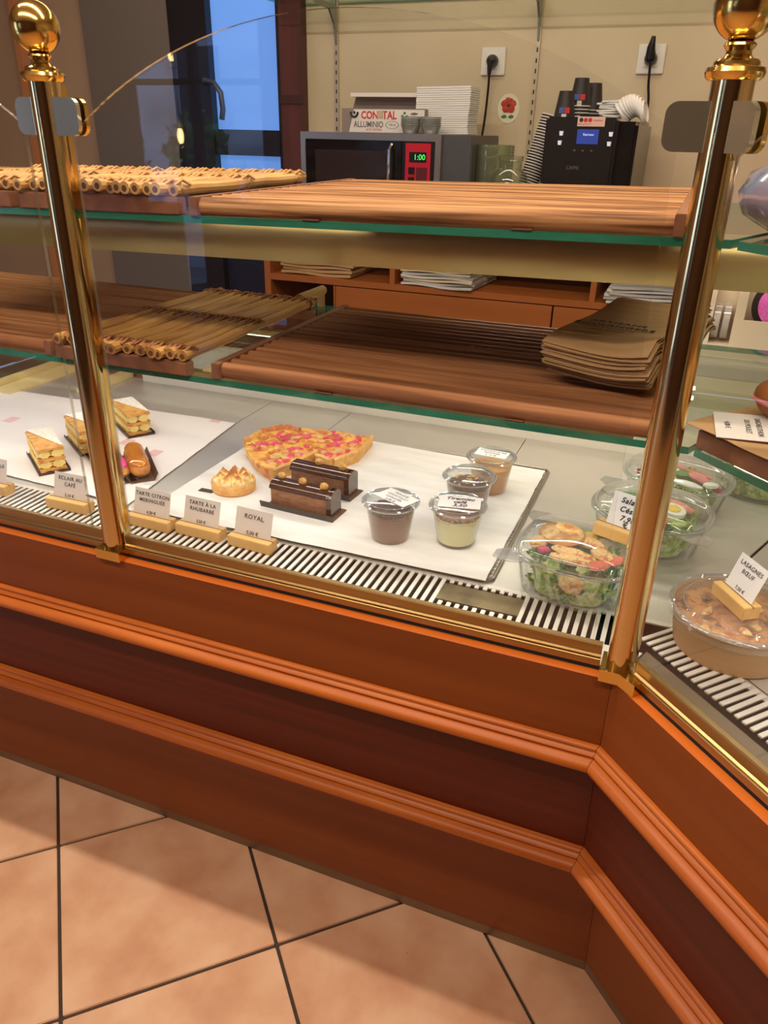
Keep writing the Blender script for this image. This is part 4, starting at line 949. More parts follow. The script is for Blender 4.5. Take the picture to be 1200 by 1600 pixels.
s3 = salad('oval salad box with ham and cheese strips behind the egg salad', (.000, .518, DZ), -.25, .108, .088, .060,
    [(m_iceb, 130), (m_lettuce, 90), (m_onion, 8)],
    [('ham_strip', m_ham, .040, .0, .003, (.030, .012, .006), (0, 0, -.5)), ('ham_strip', m_tom, .030, .026, .0, (.030, .009, .006), (0, 0, -.3)), ('cheese_strip', m_eggw, .030, -.040, .002, (.030, .009, .006), (0, 0, -.1)), ('cheese_strip', m_eggw, -.012, -.022, .0, (.014, .012, .006), (0, 0, 0)),
     ('cheese_strip', m_eggw, .068, -.018, .002, (.016, .010, .006), (0, 0, .6)), ('tomato_wedge', m_tom, -.064, .0, .002, (.014, .010, .006), (0, 0, .6)), ('cheese_strip', m_eggw, -.02, .012, .002, (.018, .010, .006), (0, 0, .6)), ('leaf', m_spin, .004, .012, .0, (.020, .014, .005), (0, 0, .6)), ('ham_strip', m_ham, -.010, .038, .003, (.018, .009, .006), (0, 0, -.5))], tabs=None, seed=8, ex=2.4)
s4 = salad('rearmost salad box of pale leaves under the right glass shelf', (.150, .655, DZ), -.5, .100, .080, .060,
    [(m_iceb, 130), (m_lettuce, 80)], [('tomato_wedge', m_salmon, -.05, .01, .002, (.018, .010, .006), (0, 0, .3)), ('olive', m_black, .07, .0, .004, (.008, .006, .005), (0, 0, 0))], tabs=None, seed=11, ex=2.4)
card_holder('handwritten salad price card in a pine block lying on the front salad box', (-.074, .128, DZ+.0945), -.36, ['Salade', 'César', '7,90'], w=.064, h=.058, bw=.092, fs=.0125, hand=True, price='€', tilt=-.30, yaw=.0, card_m=m_white)

# lasagne tub
m_kraftcup = mat('kraft_board', (176, 136, 90), (164, 124, 80), rough=.55, scale=(4, 4, 30))
m_lasa = mat('baked_lasagne', (186, 110, 60), (122, 66, 36), rough=.4, scale=(50, 50, 50), lo=.35, hi=.65, c3=(214, 150, 84), bump=.8)
LC = (.104, .036, DZ)
t = thing('lasagne_tub', 'round kraft tub of lasagne with clear lid beside the right brass post', 'food tub', LC)
MB().lathe([(0, .001), (.078, .001), (.080, .003), (.090, .060), (.0915, .060), (.0925, .062), (.091, .064), (.088, .063), (.0785, .006), (0, .006)], n=56).build('tub', m_kraftcup, t)
mb = MB(); vv = [(0, 0, .052)]; n, m_ = 16, 40
for i in range(1, n+1):
    for j in range(m_):
        rr = .087*i/n; a = 2*PI*j/m_; vv.append((rr*math.cos(a), rr*math.sin(a), .050+.008*noise.noise(Vector((rr*60*math.cos(a), rr*60*math.sin(a), 9)))))
ff = [(0, 1+j, 1+(j+1) % m_) for j in range(m_)]+[(1+(i-1)*m_+j, 1+(i-1)*m_+(j+1) % m_, 1+i*m_+(j+1) % m_, 1+i*m_+j) for i in range(1, n) for j in range(m_)]
mb.add(vv, ff).build('lasagne', m_lasa, t, ang=60)
for i in range(14):
    a = rnd.uniform(0, 2*PI); rr = .075*math.sqrt(rnd.random())
    MB().blob((rr*math.cos(a), rr*math.sin(a), .054), (rnd.uniform(.006, .013), .006, .004), i, .4, 2, 2.5, Matrix.Rotation(rnd.uniform(0, 3), 3, 'Z')).build('cheese_patch', m_chick if i % 2 else m_lasa, t)
MB().lathe([(.0945, .052), (.0955, .058), (.096, .0655), (.0935, .068), (.088, .069), (.086, .066), (.082, .0655), (.078, .0655), (.074, .071), (0, .0725)], n=56).build('lid', m_plastic, t)
MB().tube([(.0925*math.cos(a), .0925*math.sin(a), .0672) for a in [2*PI*i/56 for i in range(57)]], .0018, n=6, caps=False).build('lid_rim', m_rim, t)
MB().tube([(.076*math.cos(a), .076*math.sin(a), .070) for a in [2*PI*i/56 for i in range(57)]], .0012, n=6, caps=False).build('lid_ring', m_rim, t)
card_holder('price card reading LASAGNES BOEUF in a pine block on the lasagne tub', (.096, .030, DZ+.0730), -.98, ['LASAGNES', 'BŒUF'], price='7,50 €', w=.060, h=.056, bw=.074, fs=.0092, tilt=-.32, yaw=.0, card_m=m_white)
t = thing('lasagne_tub', 'second kraft food tub cut by the right photo edge, behind the lasagne', 'food tub', (.262, .165, DZ))
MB().lathe([(0, .001), (.078, .001), (.080, .003), (.090, .060), (.0915, .060), (.0925, .062), (.091, .064), (.088, .063), (.0785, .006), (0, .006)], n=56).build('tub', m_kraftcup, t)
MB().lathe([(.0945, .052), (.0955, .058), (.096, .0655), (.0935, .068), (.088, .069), (.078, .0655), (.074, .071), (0, .0725)], n=56).build('lid', m_plastic, t)
MB().lathe([(0, .05), (.087, .049)], n=30).build('lasagne', m_lasa, t)

# ------------------------------------------------------------------ right run: tray, paper, card, loaf; loaves in plastic above
t = thing('wooden_board_tray', 'dark wooden tray on the right run shelf under the kraft paper', 'tray', (0, 0, ZLT), RZ)
MB().box(.016, .75, -.006, .012, 0, .024, b=.001).build('front_rail', m_rail, t)
MB().box(.004, .020, -.006, .40, 0, .024, b=.001).build('side_rail', m_rail, t)
bme_ = MB().box(-.3652, .3652, -.009, .009, 0, .010, b=.001).mesh('slat', m_tray)
for i in range(17):
    o = bpy.data.objects.new('slat', bme_); C.objects.link(o); o.parent = t; o.location = (.386, .024+i*.0225, .008)
def rp(x, y): 
    p = NW @ Vector((x, y, 0)); return (p.x, p.y)
sheet('kraft paper sheet laid on the right tray under the sandwich', [rp(-.012, -.014), rp(.42, -.014), rp(.42, .34), rp(-.056, .30)], ZLT+.0255, m_kraft, 'kraft_sheet', amp=.006, seed=9)
cd = thing('price_card', 'white card about a chicken sandwich lying flat on kraft paper', 'price card', (.050, .000, ZLT+.0335), 0, rot=(0.03, 0.02, -PI/2+.05))
MB().box(-.048, .048, -.034, .034, 0, .0007).build('card', m_card, cd, smooth=False)
for i, (ln, yy, ff_) in enumerate((('SAIGNEUTHON', .018, .0095), ('DU POULET', .005, .0095), ('4,00 €', -.019, .0095))):
    text(ln, ff_, m_ink, cd, (0, yy, .0009), (0, 0, 0), wx=1.0)
m_crust = mat('bread_loaf_crust', (176, 104, 52), (130, 70, 32), rough=.45, scale=(20, 20, 20), bump=.4)
t = thing('sandwich_roll', 'brown bread roll on the kraft paper cut by the right edge', 'bread', (.112, .045, ZLT+.033), RZ)
MB().blob((0, 0, .026), (.062, .040, .030), 3, .10, 3, 1.5).build('crust', m_crust, t)
MB().blob((-.010, -.026, .024), (.040, .016, .006), 4, .1, 2, 1.5).build('ham_filling', m_ham, t)
m_film = clear('plastic_film', tint=(214, 224, 246), f0=0.18, rough=.12, body=.32, body_col=(196, 212, 244), power=2.0)  # wrapping film, with a bluish window reflection put into its tint and body colour
def loaf(label, loc, rz, L):
    t = thing('wrapped_loaf', label, 'bread', loc, rz)
    MB().blob((0, 0, .036), (L*.46, .040, .034), 8, .08, 3, 1.5).build('loaf', mat('pink_brown_loaf', (204, 140, 120), (170, 96, 76), rough=.5, scale=(18, 18, 18)) if 'pink_brown_loaf' not in bpy.data.materials else bpy.data.materials['pink_brown_loaf'], t)
    MB().blob((0, 0, .045), (L*.53, .052, .044), 2, .16, 3, 3).build('plastic_wrap', m_film, t)
loaf('loaf wrapped in shiny clear plastic on the upper right shelf', (.066, .056, ZUT+.001), RZ, .17)
loaf('second plastic wrapped loaf further along the upper right shelf', (.215, -.085, ZUT+.001), RZ, .17)

# ribbon box on the rear worktop
m_beige = mat('beige_plastic', (214, 196, 168), (206, 188, 160), rough=.5, scale=(3, 3, 3))
RB = (.118, .86, 1.0008)
t = thing('ribbon_dispenser', 'beige box dispenser holding tape rolls and a pink ribbon spool', 'dispenser', RB, -.04)
bx = MB()
bx.box(-.125, .185, -.006, .10, 0, .030); bx.box(-.125, .185, .096, .104, 0, .16)
bx.box(-.125, -.106, -.006, .10, .03, .155); bx.box(-.062, -.042, -.006, .10, .03, .155); bx.box(.08, .185, -.006, .10, .03, .155)
bx.box(-.042, .08, -.006, .0, .03, .088); bx.box(-.106, -.062, .07, .10, .03, .155); bx.box(-.042, .08, .092, .10, .03, .155)
bx.build('box_body', m_beige, t, smooth=False)
m_roll = clear('clear_tape', tint=(240, 234, 226), f0=.1, rough=.1, body=.45, body_col=(230, 222, 212))
for x_ in (-.097, -.077):
    MB().lathe([(.018, -.007), (.040, -.007), (.040, .007), (.018, .007), (.018, -.007)], n=28).build('tape_roll', m_roll, t, loc=(x_, .035, .076), rot=(0, PI/2, 0))
sp = MB().lathe([(.0, -.004), (.060, -.004), (.060, .000), (.0, .000)], n=40).build('spool_disc', m_black, t, loc=(.028, .030, .118), rot=(PI/2-.2, 0, 0))
MB().lathe([(.022, .0), (.047, .0), (.047, .012), (.022, .012)], n=40).build('pink_ribbon', mat('pink_ribbon', (224, 110, 190), (200, 80, 166), rough=.4, scale=(200, 200, 4)), t, loc=(.028, .030, .118), rot=(PI/2-.2, 0, 0))
MB().lathe([(.0, .012), (.020, .012), (.020, .018), (0, .018)], n=24).build('spool_hub', m_white, t, loc=(.028, .030, .118), rot=(PI/2-.2, 0, 0))

# ------------------------------------------------------------------ back cabinet
cb = thing('back_cabinet', 'long cherry wood back cabinet with open pigeonholes above drawers', 'cabinet', (0, 1.55, 0))
CY = 0.0
MB().box(-1.53, 1.6, -.01, .49, 1.125, 1.15, b=.002).build('worktop', m_cab, cb)
MB().box(-1.52, 1.6, .46, .48, .05, 1.125).build('back_panel', m_cab, cb, smooth=False)
MB().box(-1.50, 1.6, .0, .46, .948, .968).build('shelf_board', m_cab, cb, smooth=False)
MB().box(-1.524, -1.500, -.002, .46, 0, 1.125).build('side_panel', m_cab, cb, smooth=False)
for x_ in (-1.02, -.335, .38, 1.1): MB().box(x_-.009, x_+.009, 0, .46, .968, 1.125).build('divider', m_cab, cb, smooth=False)
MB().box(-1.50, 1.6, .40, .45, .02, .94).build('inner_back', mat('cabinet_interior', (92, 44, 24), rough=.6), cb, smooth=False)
m_knob = mat('antique_knob', (96, 80, 50), rough=.35, metal=.8)
for i, (a, b_) in enumerate([(-1.235, -.458), (-.452, .33), (.336, 1.1)]):
    d = MB().box(a, b_, -.004, .016, .70, .944, b=.001).build('drawer', m_cab, cb)
    MB().lathe([(0, 0), (.006, 0), (.006, .010), (.016, .016), (.017, .022), (.010, .028), (0, .029)], n=20).build('knob', m_knob, d, loc=(b_-.075 if i == 0 else (a+b_)/2, -.004, .868 if i == 0 else .80), rot=(PI/2, 0, 0))
    MB().box(a, b_, -.004, .016, .05, .694, b=.001).build('cabinet_door', m_cab, cb)
MB().box(-1.245, -1.239, 0, .4, .05, .944).build('divider', m_cab, cb, smooth=False)
m_news = [mat('newsprint_%s' % n_, c, c2, rough=.8, scale=(3, 30, 60), lo=.4, hi=.6) for n_, c, c2 in (('pale', (222, 216, 206), (186, 180, 174)), ('grey', (196, 190, 182), (150, 146, 142)), ('cream', (226, 206, 164), (206, 184, 140)))]
def paper_pile(x, y, z, w, d, cnt, label, cat, grp, mats, th=.006, rz=0, name='newspaper'):
    n_words = ['bottom', 'second', 'third', 'fourth', 'fifth', 'sixth', 'seventh', 'eighth']
    for i in range(cnt):
        mb = MB(); n = 10; vv = []
        for side in (0, 1):
            for q in range(n+1):
                for yy in (-d/2, d/2): 
                    xx = -w/2+w*q/n; vv.append((xx, yy, .0025*math.sin(q*.7+i)+(th*.8 if side else 0)))
        st = 2*(n+1); ff = []
        for side in (0, 1): ff += [(side*st+2*q, side*st+2*q+1, side*st+2*q+3, side*st+2*q+2) for q in range(n)]
        ff += [(2*q, 2*q+2, st+2*q+2, st+2*q) for q in range(n)]+[(2*q+1, 2*q+3, st+2*q+3, st+2*q+1) for q in range(n)]+[(0, 1, st+1, st), (2*n, 2*n+1, st+2*n+1, st+2*n)]
        o = mb.add(vv, ff).build(name, mats[i % len(mats)], loc=(x+rnd.uniform(-.010, .010), y+rnd.uniform(-.006, .006), z+.003+i*(th+.0004)), rot=(0, 0, rz+rnd.uniform(-.04, .04)))
        tag(o, '%s %s, %s from the bottom' % (label, 'in the pile', n_words[i]) if i else '%s at the bottom of the pile' % label, cat, grp)
paper_pile(-.845, 1.68, .968, .26, .26, 7, 'folded newspaper in the middle pigeonhole', 'newspaper', 'newspapers in the middle pigeonhole', m_news, .0085, -.08)
paper_pile(-.12, 1.68, .968, .34, .26, 6, 'folded newspaper in the right pigeonhole', 'newspaper', 'newspapers in the right pigeonhole', m_news[:2], .009, .02)
paper_pile(-1.32, 1.70, .968, .28, .26, 4, 'kraft paper wad in the left pigeonhole', 'paper', 'kraft paper in the left pigeonhole', [m_kraft], .012, .0, 'kraft_paper')

# ------------------------------------------------------------------ things on the back cabinet
WT = 1.1505
m_stain = mat('stainless_front', (176, 168, 158), rough=.28, metal=.85)
m_mwside = mat('grey_steel_side', (92, 92, 92), rough=.4, metal=.5)
mw = thing('microwave', 'steel microwave with black door and red control panel', 'microwave', (-1.085, 1.62, WT))
MB().box(-.305, .300, .012, .36, .006, .288, b=.003).build('housing', m_mwside, mw)
fr = MB(); fr.box(-.310, -.292, -.004, .014, .004, .290); fr.box(.180, .200, -.004, .014, .004, .290); fr.box(-.292, .180, -.004, .014, .268, .290); fr.box(-.292, .180, -.004, .014, .004, .022)
fr.build('front_frame', m_stain, mw)
MB().box(-.292, .065, -.002, .012, .022, .268, b=.002).build('door', mat('black_glass', (20, 17, 18), rough=.08), mw)
MB().box(-.255, .030, -.0032, -.002, .06, .236).build('door_window', mat('tinted_window', (48, 38, 38), rough=.1), mw, smooth=False)
MB().box(.0665, .178, -.002, .012, .022, .268, b=.001).build('control_surround', m_black, mw)
red = MB().box(.078, .166, -.005, -.002, .03, .262, b=.001).build('red_panel', mat('red_panel', (196, 24, 44), rough=.35), mw)
MB().box(.092, .152, -.0062, -.005, .205, .236).build('display', m_black, red, smooth=False)
text('1:00', .024, mat('green_digits', (40, 200, 70), emit=(60, 220, 80), estr=1.5), red, (.128, -.0066, .220), (PI/2, 0, 0), name='clock_digits')
for rw in range(5):
    MB().box(.090, .112, -.0062, -.005, .168-.030*rw, .190-.030*rw).build('button', m_black, red, smooth=False)
MB().box(.118, .156, -.0062, -.005, .048, .190).build('keypad', mat('dark_red_keys', (96, 20, 34), rough=.4), red, smooth=False)
MB().tube([(.028, -.004, .255), (.028, -.026, .240), (.028, -.030, .15), (.028, -.026, .05), (.028, -.004, .035)], .006, n=10).build('door_handle', mat('chrome', (230, 230, 235), rough=.06, metal=1), mw)
# foil box
m_boxgrey = mat('grey_cardboard', (140, 126, 118), rough=.7); m_boxwhite = mat('box_print_white', (228, 220, 210), rough=.6)
fb = thing('foil_box', 'grey and white cardboard box of aluminium foil on the microwave', 'box', (-1.125, 1.70, WT+.289), .02)
MB().box(-.150, .150, 0, .10, 0, .075, b=.001).build('carton', m_boxgrey, fb)
MB().add([(-.122, -.001, .002), (.150, -.001, .002), (.150, -.001, .072), (-.104, -.001, .072)], [(0, 1, 2, 3)]).build('white_print', m_boxwhite, fb, smooth=False)
MB().add([(-.150, .10, .075), (.140, .10, .075), (.118, .085, .125), (-.128, .085, .125), (-.150, .102, .075), (.140, .102, .075), (.118, .087, .125), (-.128, .087, .125)], [(0, 1, 2, 3), (4, 5, 6, 7), (0, 1, 5, 4), (2, 3, 7, 6), (0, 3, 7, 4), (1, 2, 6, 5)]).build('open_flap', m_boxgrey, fb, smooth=False)
MB().box(-.140, .128, .055, .088, .112, .124).build('flap_tip', m_boxwhite, fb, smooth=False)
m_redink = mat('red_ink', (206, 44, 40), rough=.5); m_greyink = mat('grey_ink', (110, 100, 96), rough=.5)
text('CON', .032, m_redink, fb, (-.046, -.0016, .054), (PI/2, 0, 0), off=.0008, wx=.85)
text('TAL', .034, m_redink, fb, (.026, -.0016, .054), (PI/2, 0, 0), off=.0008, wx=.85)
MB().box(-.018, .004, -.0022, -.0012, .046, .069).build('reflection_patch', mat('beige_reflection', (196, 174, 146), rough=.6), fb, smooth=False)  # beige patch painted as a reflection that hides the middle letters
text('ALLUMINIO', .026, m_greyink, fb, (-.050, -.0016, .026), (PI/2, 0, 0), off=.0003, wx=.80)
text('ALTA CUCINA', .009, m_redink, fb, (-.030, -.0016, .011), (PI/2, 0, 0), wx=1)
MB().lathe([(.022, 0), (.024, 0)], n=28, sy=.5).build('oval_mark', m_greyink, fb, loc=(.036, -.0018, .026), rot=(PI/2, 0, 0))
text('150 m', .010, m_greyink, fb, (.036, -.0018, .026), (PI/2, 0, 0))
MB().tube([(-.124+.013*math.cos(a), 0, .064+.015*math.sin(a)) for a in [PI+PI*i/10 for i in range(11)]], .0035, n=6).build('logo_arc', m_ink, fb, loc=(.022, -.003, 0))
MB().blob((-.102, -.002, .062), (.004, .001, .005), 1, 0).build('logo_dot', m_ink, fb)
m_gleaf = mat('printed_leaf', (70, 120, 50), rough=.6)
for x_, z_ in ((.080, .062), (.072, .053), (.088, .052), (.074, .030), (.086, .034), (.080, .022)):
    MB().blob((x_, -.0016, z_), (.0055, .0006, .0045), 2, .3, 1).build('printed_leaf', m_gleaf, fb)
MB().blob((.114, -.0016, .060), (.016, .0006, .004), 2, .2, 1).build('printed_tray', m_greyink, fb)
# napkins
for i in range(22):
    o = MB().box(-.095+rnd.uniform(-.001, .001), .093, -.06, .06, 0, .0058, b=.0008)
    bend = .010*(1 if i < 11 else .2)*math.sin(i/11*PI)
    o = o.build('paper_napkin', m_white, loc=(-.925+rnd.uniform(-.001, .001)-bend*.4, 1.80, WT+.2895+i*.0065), rot=(0, -.02, rnd.uniform(-.01, .01)))
    tag(o, 'topmost white folded napkin of the tall stack on the microwave' if i == 21 else 'lowest white folded napkin of the tall stack on the microwave' if i == 0 else 'white folded napkin inside the tall stack on the microwave', 'napkin', 'white napkins on the microwave')
m_film2 = clear('portion_plastic', tint=(236, 240, 240), f0=.14, rough=.15, body=.30, body_col=(214, 214, 206), power=2.0)
for i, (x_, nn) in enumerate(((-1.005, 5), (-.935, 5))):
    for q in range(nn):
        o = MB().lathe([(0, 0), (.024, 0), (.034, .026), (.036, .027), (.035, .028), (.033, .027), (.023, .0012), (0, .0012)], n=24).build('portion_cup', m_film2, loc=(x_, 1.655, WT+.2895+q*.0058))
        tag(o, '%s small clear portion cup from the bottom, %s nested pile on the microwave' % (ORD[q], 'left' if i == 0 else 'right'), 'portion cup', 'portion cups, %s pile' % ('left' if i == 0 else 'right'))
# glass jars
m_jar = clear('jar_glass', tint=(236, 240, 226), f0=.08, body=.10, body_col=(190, 196, 170), power=2.5)
t = thing('glass_vase', 'straight clear glass container right of the microwave', 'jar', (-.730, 1.72, WT))
MB().lathe([(0, 0), (.060, 0), (.062, .004), (.064, .262), (.061, .262), (.059, .008), (0, .008)], n=36).build('jar_body', m_jar, t)
t = thing('glass_jar', 'round clear glass jar with narrow neck in front of the wall', 'jar', (-.660, 1.66, WT))
MB().lathe([(0, 0), (.055, 0), (.060, .01), (.062, .14), (.055, .175), (.036, .195), (.036, .215), (.040, .218), (.040, .232), (.036, .232)], n=36).build('jar_body', m_jar, t)
# coffee machine
cm = thing('coffee_machine', 'black automatic coffee machine with small blue screen', 'coffee machine', (-.408, 1.60, WT), -.03)
MB().box(-.135, .130, .03, .40, 0, .335, b=.010).build('housing', mat('gloss_black', (18, 18, 20), rough=.15), cm)
MB().box(-.142, .075, 0, .04, .150, .345, b=.008).build('front_panel', m_black, cm)
MB().box(-.142, .075, 0, .04, 0, .020, b=.004).build('drip_tray', m_black, cm)
MB().box(-.065, .020, -.012, .03, .12, .170, b=.004).build('spout', m_black, cm)
MB().box(-.05, .012, .05, .12, .343, .353, b=.004).build('lid_handle', m_black, cm)
scr = MB().box(-.042, .022, -.002, .001, .272, .312).build('screen', mat('blue_screen', (24, 44, 110), emit=(36, 64, 160), estr=.6), cm, smooth=False)
text('Espresso', .009, mat('screen_text', (200, 220, 255), emit=(190, 210, 255), estr=.8), scr, (-.008, -.0026, .298), (PI/2, 0, 0))
m_icon = mat('icon_light', (220, 215, 225), emit=(220, 215, 235), estr=.5)
for x_, z_ in ((-.090, .300), (-.092, .274), (.058, .300), (.056, .274)):
    MB().lathe([(0, 0), (.0050, 0), (.0065, .012), (.0, .012)], n=12).build('button_icon', m_icon, cm, loc=(x_, -.003, z_-.006))
for x_ in (-.045, -.02, .006): MB().box(x_-.003, x_+.003, -.0015, .001, .252, .256).build('small_icon', m_greyink, cm, smooth=False)
text('CAFFE', .014, m_greyink, cm, (-.045, -.0012, .205), (PI/2, 0, 0), name='badge')
st = MB().box(-.045, .036, -.0018, .001, .320, .346).build('sticker', mat('pink_sticker', (232, 190, 172), rough=.5), cm, smooth=False)
for i in range(3): MB().lathe([(0, 0), (.006, 0)], n=14).build('sticker_dot', m_redink if i else m_ink, st, loc=(-.034+.013*i, -.0022, .337), rot=(PI/2, 0, 0))
text('SANS CONTACT', .005, m_redink, st, (-.024, -.0022, .326), (PI/2, 0, 0)); text('PAIEMENT', .006, m_redink, st, (.016, -.0022, .336), (PI/2, 0, 0))
# paper cups: leaning tower, and two short upright columns on the machine
m_cupw = mat('cup_paper', (226, 218, 208), rough=.6); m_cupk = mat('cup_dark_print', (46, 40, 38), rough=.5)
def cup_parts():
    body = MB().lathe([(0, 0), (.022, 0), (.022, .001), (.0335, .078), (.0325, .078), (.021, .003), (0, .003)], n=22).mesh('cup_body', m_cupk)
    rm = MB().tube([(.0342*math.cos(a), .0342*math.sin(a), .0785) for a in [2*PI*i/22 for i in range(23)]], .0020, n=6, caps=False).mesh('cup_rim', m_cupw)
    return body, rm
cbody, crim = cup_parts()
def paper_cup(loc, rot, label, grp, deco=False):
    t = thing('paper_cup', label, 'paper cup', loc, 0, grp, rot)
    for nm, me in (('cup_body', cbody), ('cup_rim', crim)):
        o = bpy.data.objects.new(nm, me); C.objects.link(o); o.parent = t
    if deco:
        m_b = bpy.data.materials.get('cup_blue') or mat('cup_blue', (70, 96, 160), rough=.5)
        MB().box(-.016, -.001, .027, .0315, .046, .062).build('blue_square', m_b, t, smooth=False)
        MB().box(.001, .016, .027, .0315, .046, .062).build('red_square', m_redink, t, smooth=False)
        MB().box(-.007, .007, .026, .0330, .064, .077).build('white_mark', m_cupw, t, smooth=False)
    return t
ax0 = Vector((-.655, 1.74, WT+.001)); ax1 = Vector((-.568, 1.80, WT+.35)); dv = (ax1-ax0); ncup = 34
rotc = Vector((0, 0, 1)).rotation_difference(dv.normalized()).to_euler()
for i in range(ncup):
    p = ax0+dv*(i/ncup)*.80
    paper_cup(p, rotc, 'topmost paper cup of the leaning tower left of the coffee machine' if i == ncup-1 else 'paper cup in the tall leaning tower left of the coffee machine', 'cups in the leaning tower')
cmtop = WT+.336
for x_, y_, nn, wd in ((-.512, 1.70, 1, 'left'), (-.482, 1.78, 5, 'middle'), (-.452, 1.86, 4, 'right')):
    for q in range(nn):
        top = q == nn-1 and wd != 'right'
        paper_cup((x_, y_, cmtop+.0815+q*.0098-(.028 if wd == 'left' else .02)*0), (PI, 0, .12), ('upturned cup with blue and red squares topping the %s column on the coffee machine' % wd) if top else '%s cup from the bottom, upturned in the %s column on the coffee machine' % (ORD[q], wd), 'cups on the machine, %s column' % wd, deco=top)
m_lid = mat('white_lid', (238, 232, 226), rough=.4)
lidm = MB().lathe([(0, .006), (.028, .006), (.030, .010), (.032, .010), (.034, .002), (.036, .0), (.0365, .002), (.034, .0055), (.032, .0125), (.029, .0125), (.027, .008), (0, .008)], n=28).mesh('cup_lid', m_lid)
for i in range(9):
    o = bpy.data.objects.new('cup_lid', lidm); C.objects.link(o)
    a = i/8; o.location = (-.345+.060*a, 1.78-.01*a, cmtop+.042-.018*(a-.5)**2*4+.002); o.rotation_euler = (0.25, .75+.55*a, .1)
    tag(o, '%s white cup lid from the left in the slanting pile on the coffee machine' % ORD[i] if i < 8 else 'white cup lid at the right end of the slanting pile, seen face on', 'cup lid', 'white lids on the coffee machine' if i < 8 else None)
for i in range(9):
    o = MB().box(-.034, .034, -.030, .030, 0, .0055, b=.001).build('sugar_packet', m_white, loc=(-.385+rnd.uniform(-.004, .004), 1.80, cmtop+.001+i*.0066), rot=(rnd.uniform(-.04, .04), rnd.uniform(-.05, .05), rnd.uniform(-.2, .2)))
    tag(o, '%s white paper packet from the bottom of the crumpled pile between cups and lids' % ORD[i], 'paper packet', 'white packets on the coffee machine')
# wall fittings
WY = 2.05
m_plate = mat('socket_plate', (232, 226, 216), rough=.35)
def outlet(label, x, z):
    t = thing('wall_socket', label, 'socket', (x, WY, z))
    MB().box(-.043, .043, -.010, -.0005, -.043, .043, b=.002).build('face_plate', m_plate, t)
    MB().box(-.024, .024, -.0125, -.010, -.024, .024, b=.002).build('socket_insert', m_plate, t)
    MB().lathe([(.018, 0), (.021, .003), (.023, 0)], n=28).build('socket_ring', m_white, t, loc=(0, -.0125, 0), rot=(PI/2, 0, 0))
outlet('square white wall socket above the glass jars', -.842, 1.674); outlet('square white wall socket above the coffee machine', -.306, 1.676)
def cable(label, pts, x, z, up):
    t = thing('power_cable', label, 'cable', (x, WY-.013, z))
    MB().lathe([(0, 0), (.020, 0), (.020, .018), (.014, .030), (0, .031)], n=24).build('plug', m_black, t, rot=(PI/2, 0, 0))
    if up: MB().tube([(0, -.022, 0), (-.002, -.030, .03), (.002, -.034, .062)], .012, n=12, rads=[.018, .013, .006]).build('plug_grip', m_black, t)
    else: MB().tube([(0, -.026, 0), (-.002, -.030, -.025), (-.003, -.030, -.045)], .010, n=12, rads=[.013, .009, .006]).build('plug_grip', m_black, t)
    q = [Vector(p)-Vector((x, WY-.013, z)) for p in pts]; sm = []
    for i in range(len(q)-1):
        p0, p1, p2, p3 = q[max(i-1, 0)], q[i], q[i+1], q[min(i+2, len(q)-1)]
        for k_ in range(6):
            s_ = k_/6; sm.append(.5*((2*p1)+(p2-p0)*s_+(2*p0-5*p1+4*p2-p3)*s_*s_+(3*p1-p0-3*p2+p3)*s_**3))
    sm.append(q[-1]); MB().tube(sm, .0042, n=8).build('cord', m_black, t)
cable('black cable falling from the left socket behind the jars', [(-.845, 2.01, 1.64), (-.848, 2.02, 1.58), (-.856, 2.02, 1.46), (-.872, 2.0, 1.34), (-.90, 1.99, 1.25), (-.94, 1.99, 1.17)], -.842, 1.674, False)
cable('black cable from the right socket behind the coffee machine', [(-.303, 2.005, 1.66), (-.300, 2.02, 1.60), (-.292, 2.02, 1.54), (-.300, 2.02, 1.44), (-.288, 2.015, 1.36), (-.31, 2.01, 1.26), (-.34, 2.01, 1.17)], -.306, 1.676, True)
m_std = mat('shelf_standard_metal', (206, 190, 160), rough=.35, metal=.5)
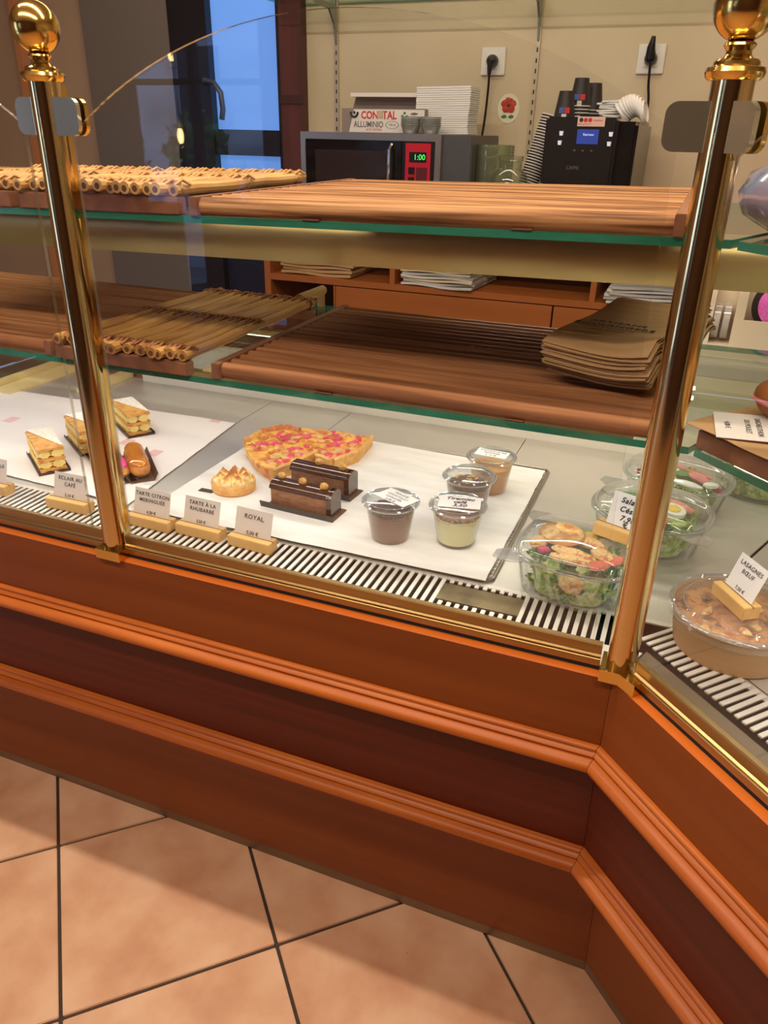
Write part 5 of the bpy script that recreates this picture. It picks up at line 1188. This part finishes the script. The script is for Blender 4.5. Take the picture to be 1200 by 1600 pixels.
def standard(label, x):
    t = thing('shelf_standard', label, 'shelf rail', (x, WY, 1.2))
    MB().box(-.008, .008, -.010, -.0005, 0, 1.2).build('rail', m_std, t, smooth=False)
    for i in range(24): MB().box(-.0022, .0022, -.0108, -.010, .02+i*.032, .034+i*.032).build('slot', m_black, t, smooth=False)
    MB().add([(-.004, -.011, .535), (.004, -.011, .535), (.004, -.011, .660), (-.004, -.011, .660), (-.004, -.20, .648), (.004, -.20, .648), (.004, -.20, .660), (-.004, -.20, .660), (-.004, -.03, .60), (.004, -.03, .60), (-.004, -.07, .640), (.004, -.07, .640)],
             [(0, 8, 10, 4, 7, 3), (1, 2, 6, 5, 11, 9), (0, 1, 9, 8), (8, 9, 11, 10), (10, 11, 5, 4), (4, 5, 6, 7), (7, 6, 2, 3), (0, 3, 2, 1)]).build('bracket', mat('grey_bracket', (150, 152, 140), rough=.4, metal=.4), t, smooth=False)
    return t
standard('slotted metal wall rail left of the foil box', -1.452); standard('slotted metal wall rail right of the poppy sticker', -.688)
o = MB().box(-1.66, -.10, 1.83, 2.045, 1.862, 1.870).build('wall_glass_shelf', [m_shelf, m_shelf_edge], smooth=False); face_mat(o, lambda p: abs(p.normal.z) < .5, 1)
tag(o, 'glass wall shelf on brackets at the top of the photo', 'shelf')
t = thing('poppy_sticker', 'oval clear wall sticker printed with a red poppy', 'sticker', (-.775, WY-.0008, 1.527))
MB().lathe([(0, 0), (.040, 0), (.040, .0006), (0, .0006)], n=36, sy=1.2).build('sticker_disc', mat('sticker_film', (232, 224, 200), rough=.25), t, rot=(PI/2, 0, 0))
for i in range(5):
    a = 2*PI*i/5+.3; MB().blob((.013*math.cos(a), -.0016, .010+.013*math.sin(a)), (.016, .0008, .013), i, .35, 2).build('petal', mat('poppy_red', (206, 64, 34), (168, 36, 20), rough=.5, scale=(90, 90, 90)) if 'poppy_red' not in bpy.data.materials else bpy.data.materials['poppy_red'], t)
MB().blob((0, -.0026, .010), (.006, .0008, .006), 3, .2, 1).build('poppy_centre', m_ink, t)
for x_ in (-.014, .012): MB().blob((x_, -.0016, -.026), (.012, .0006, .006), 4, .3, 1).build('printed_leaf', m_gleaf, t)

# the upper shelf hangs a touch lower at its left end, with everything on it
for o in list(C.objects):
    if o.parent is None and 'label' in o and o.get('label', '').find('upper') >= 0 or (o.parent is None and o.name.startswith('canopy_housing') and 'left run' in o.get('label', '')):
        if 'right' in o['label']: continue
        Tm = Matrix.Translation((-.05, 0, ZU)) @ Matrix.Rotation(-.0155, 4, 'Y') @ Matrix.Translation((.05, 0, -ZU))
        bpy.context.view_layer.update(); o.matrix_world = Tm @ o.matrix_world
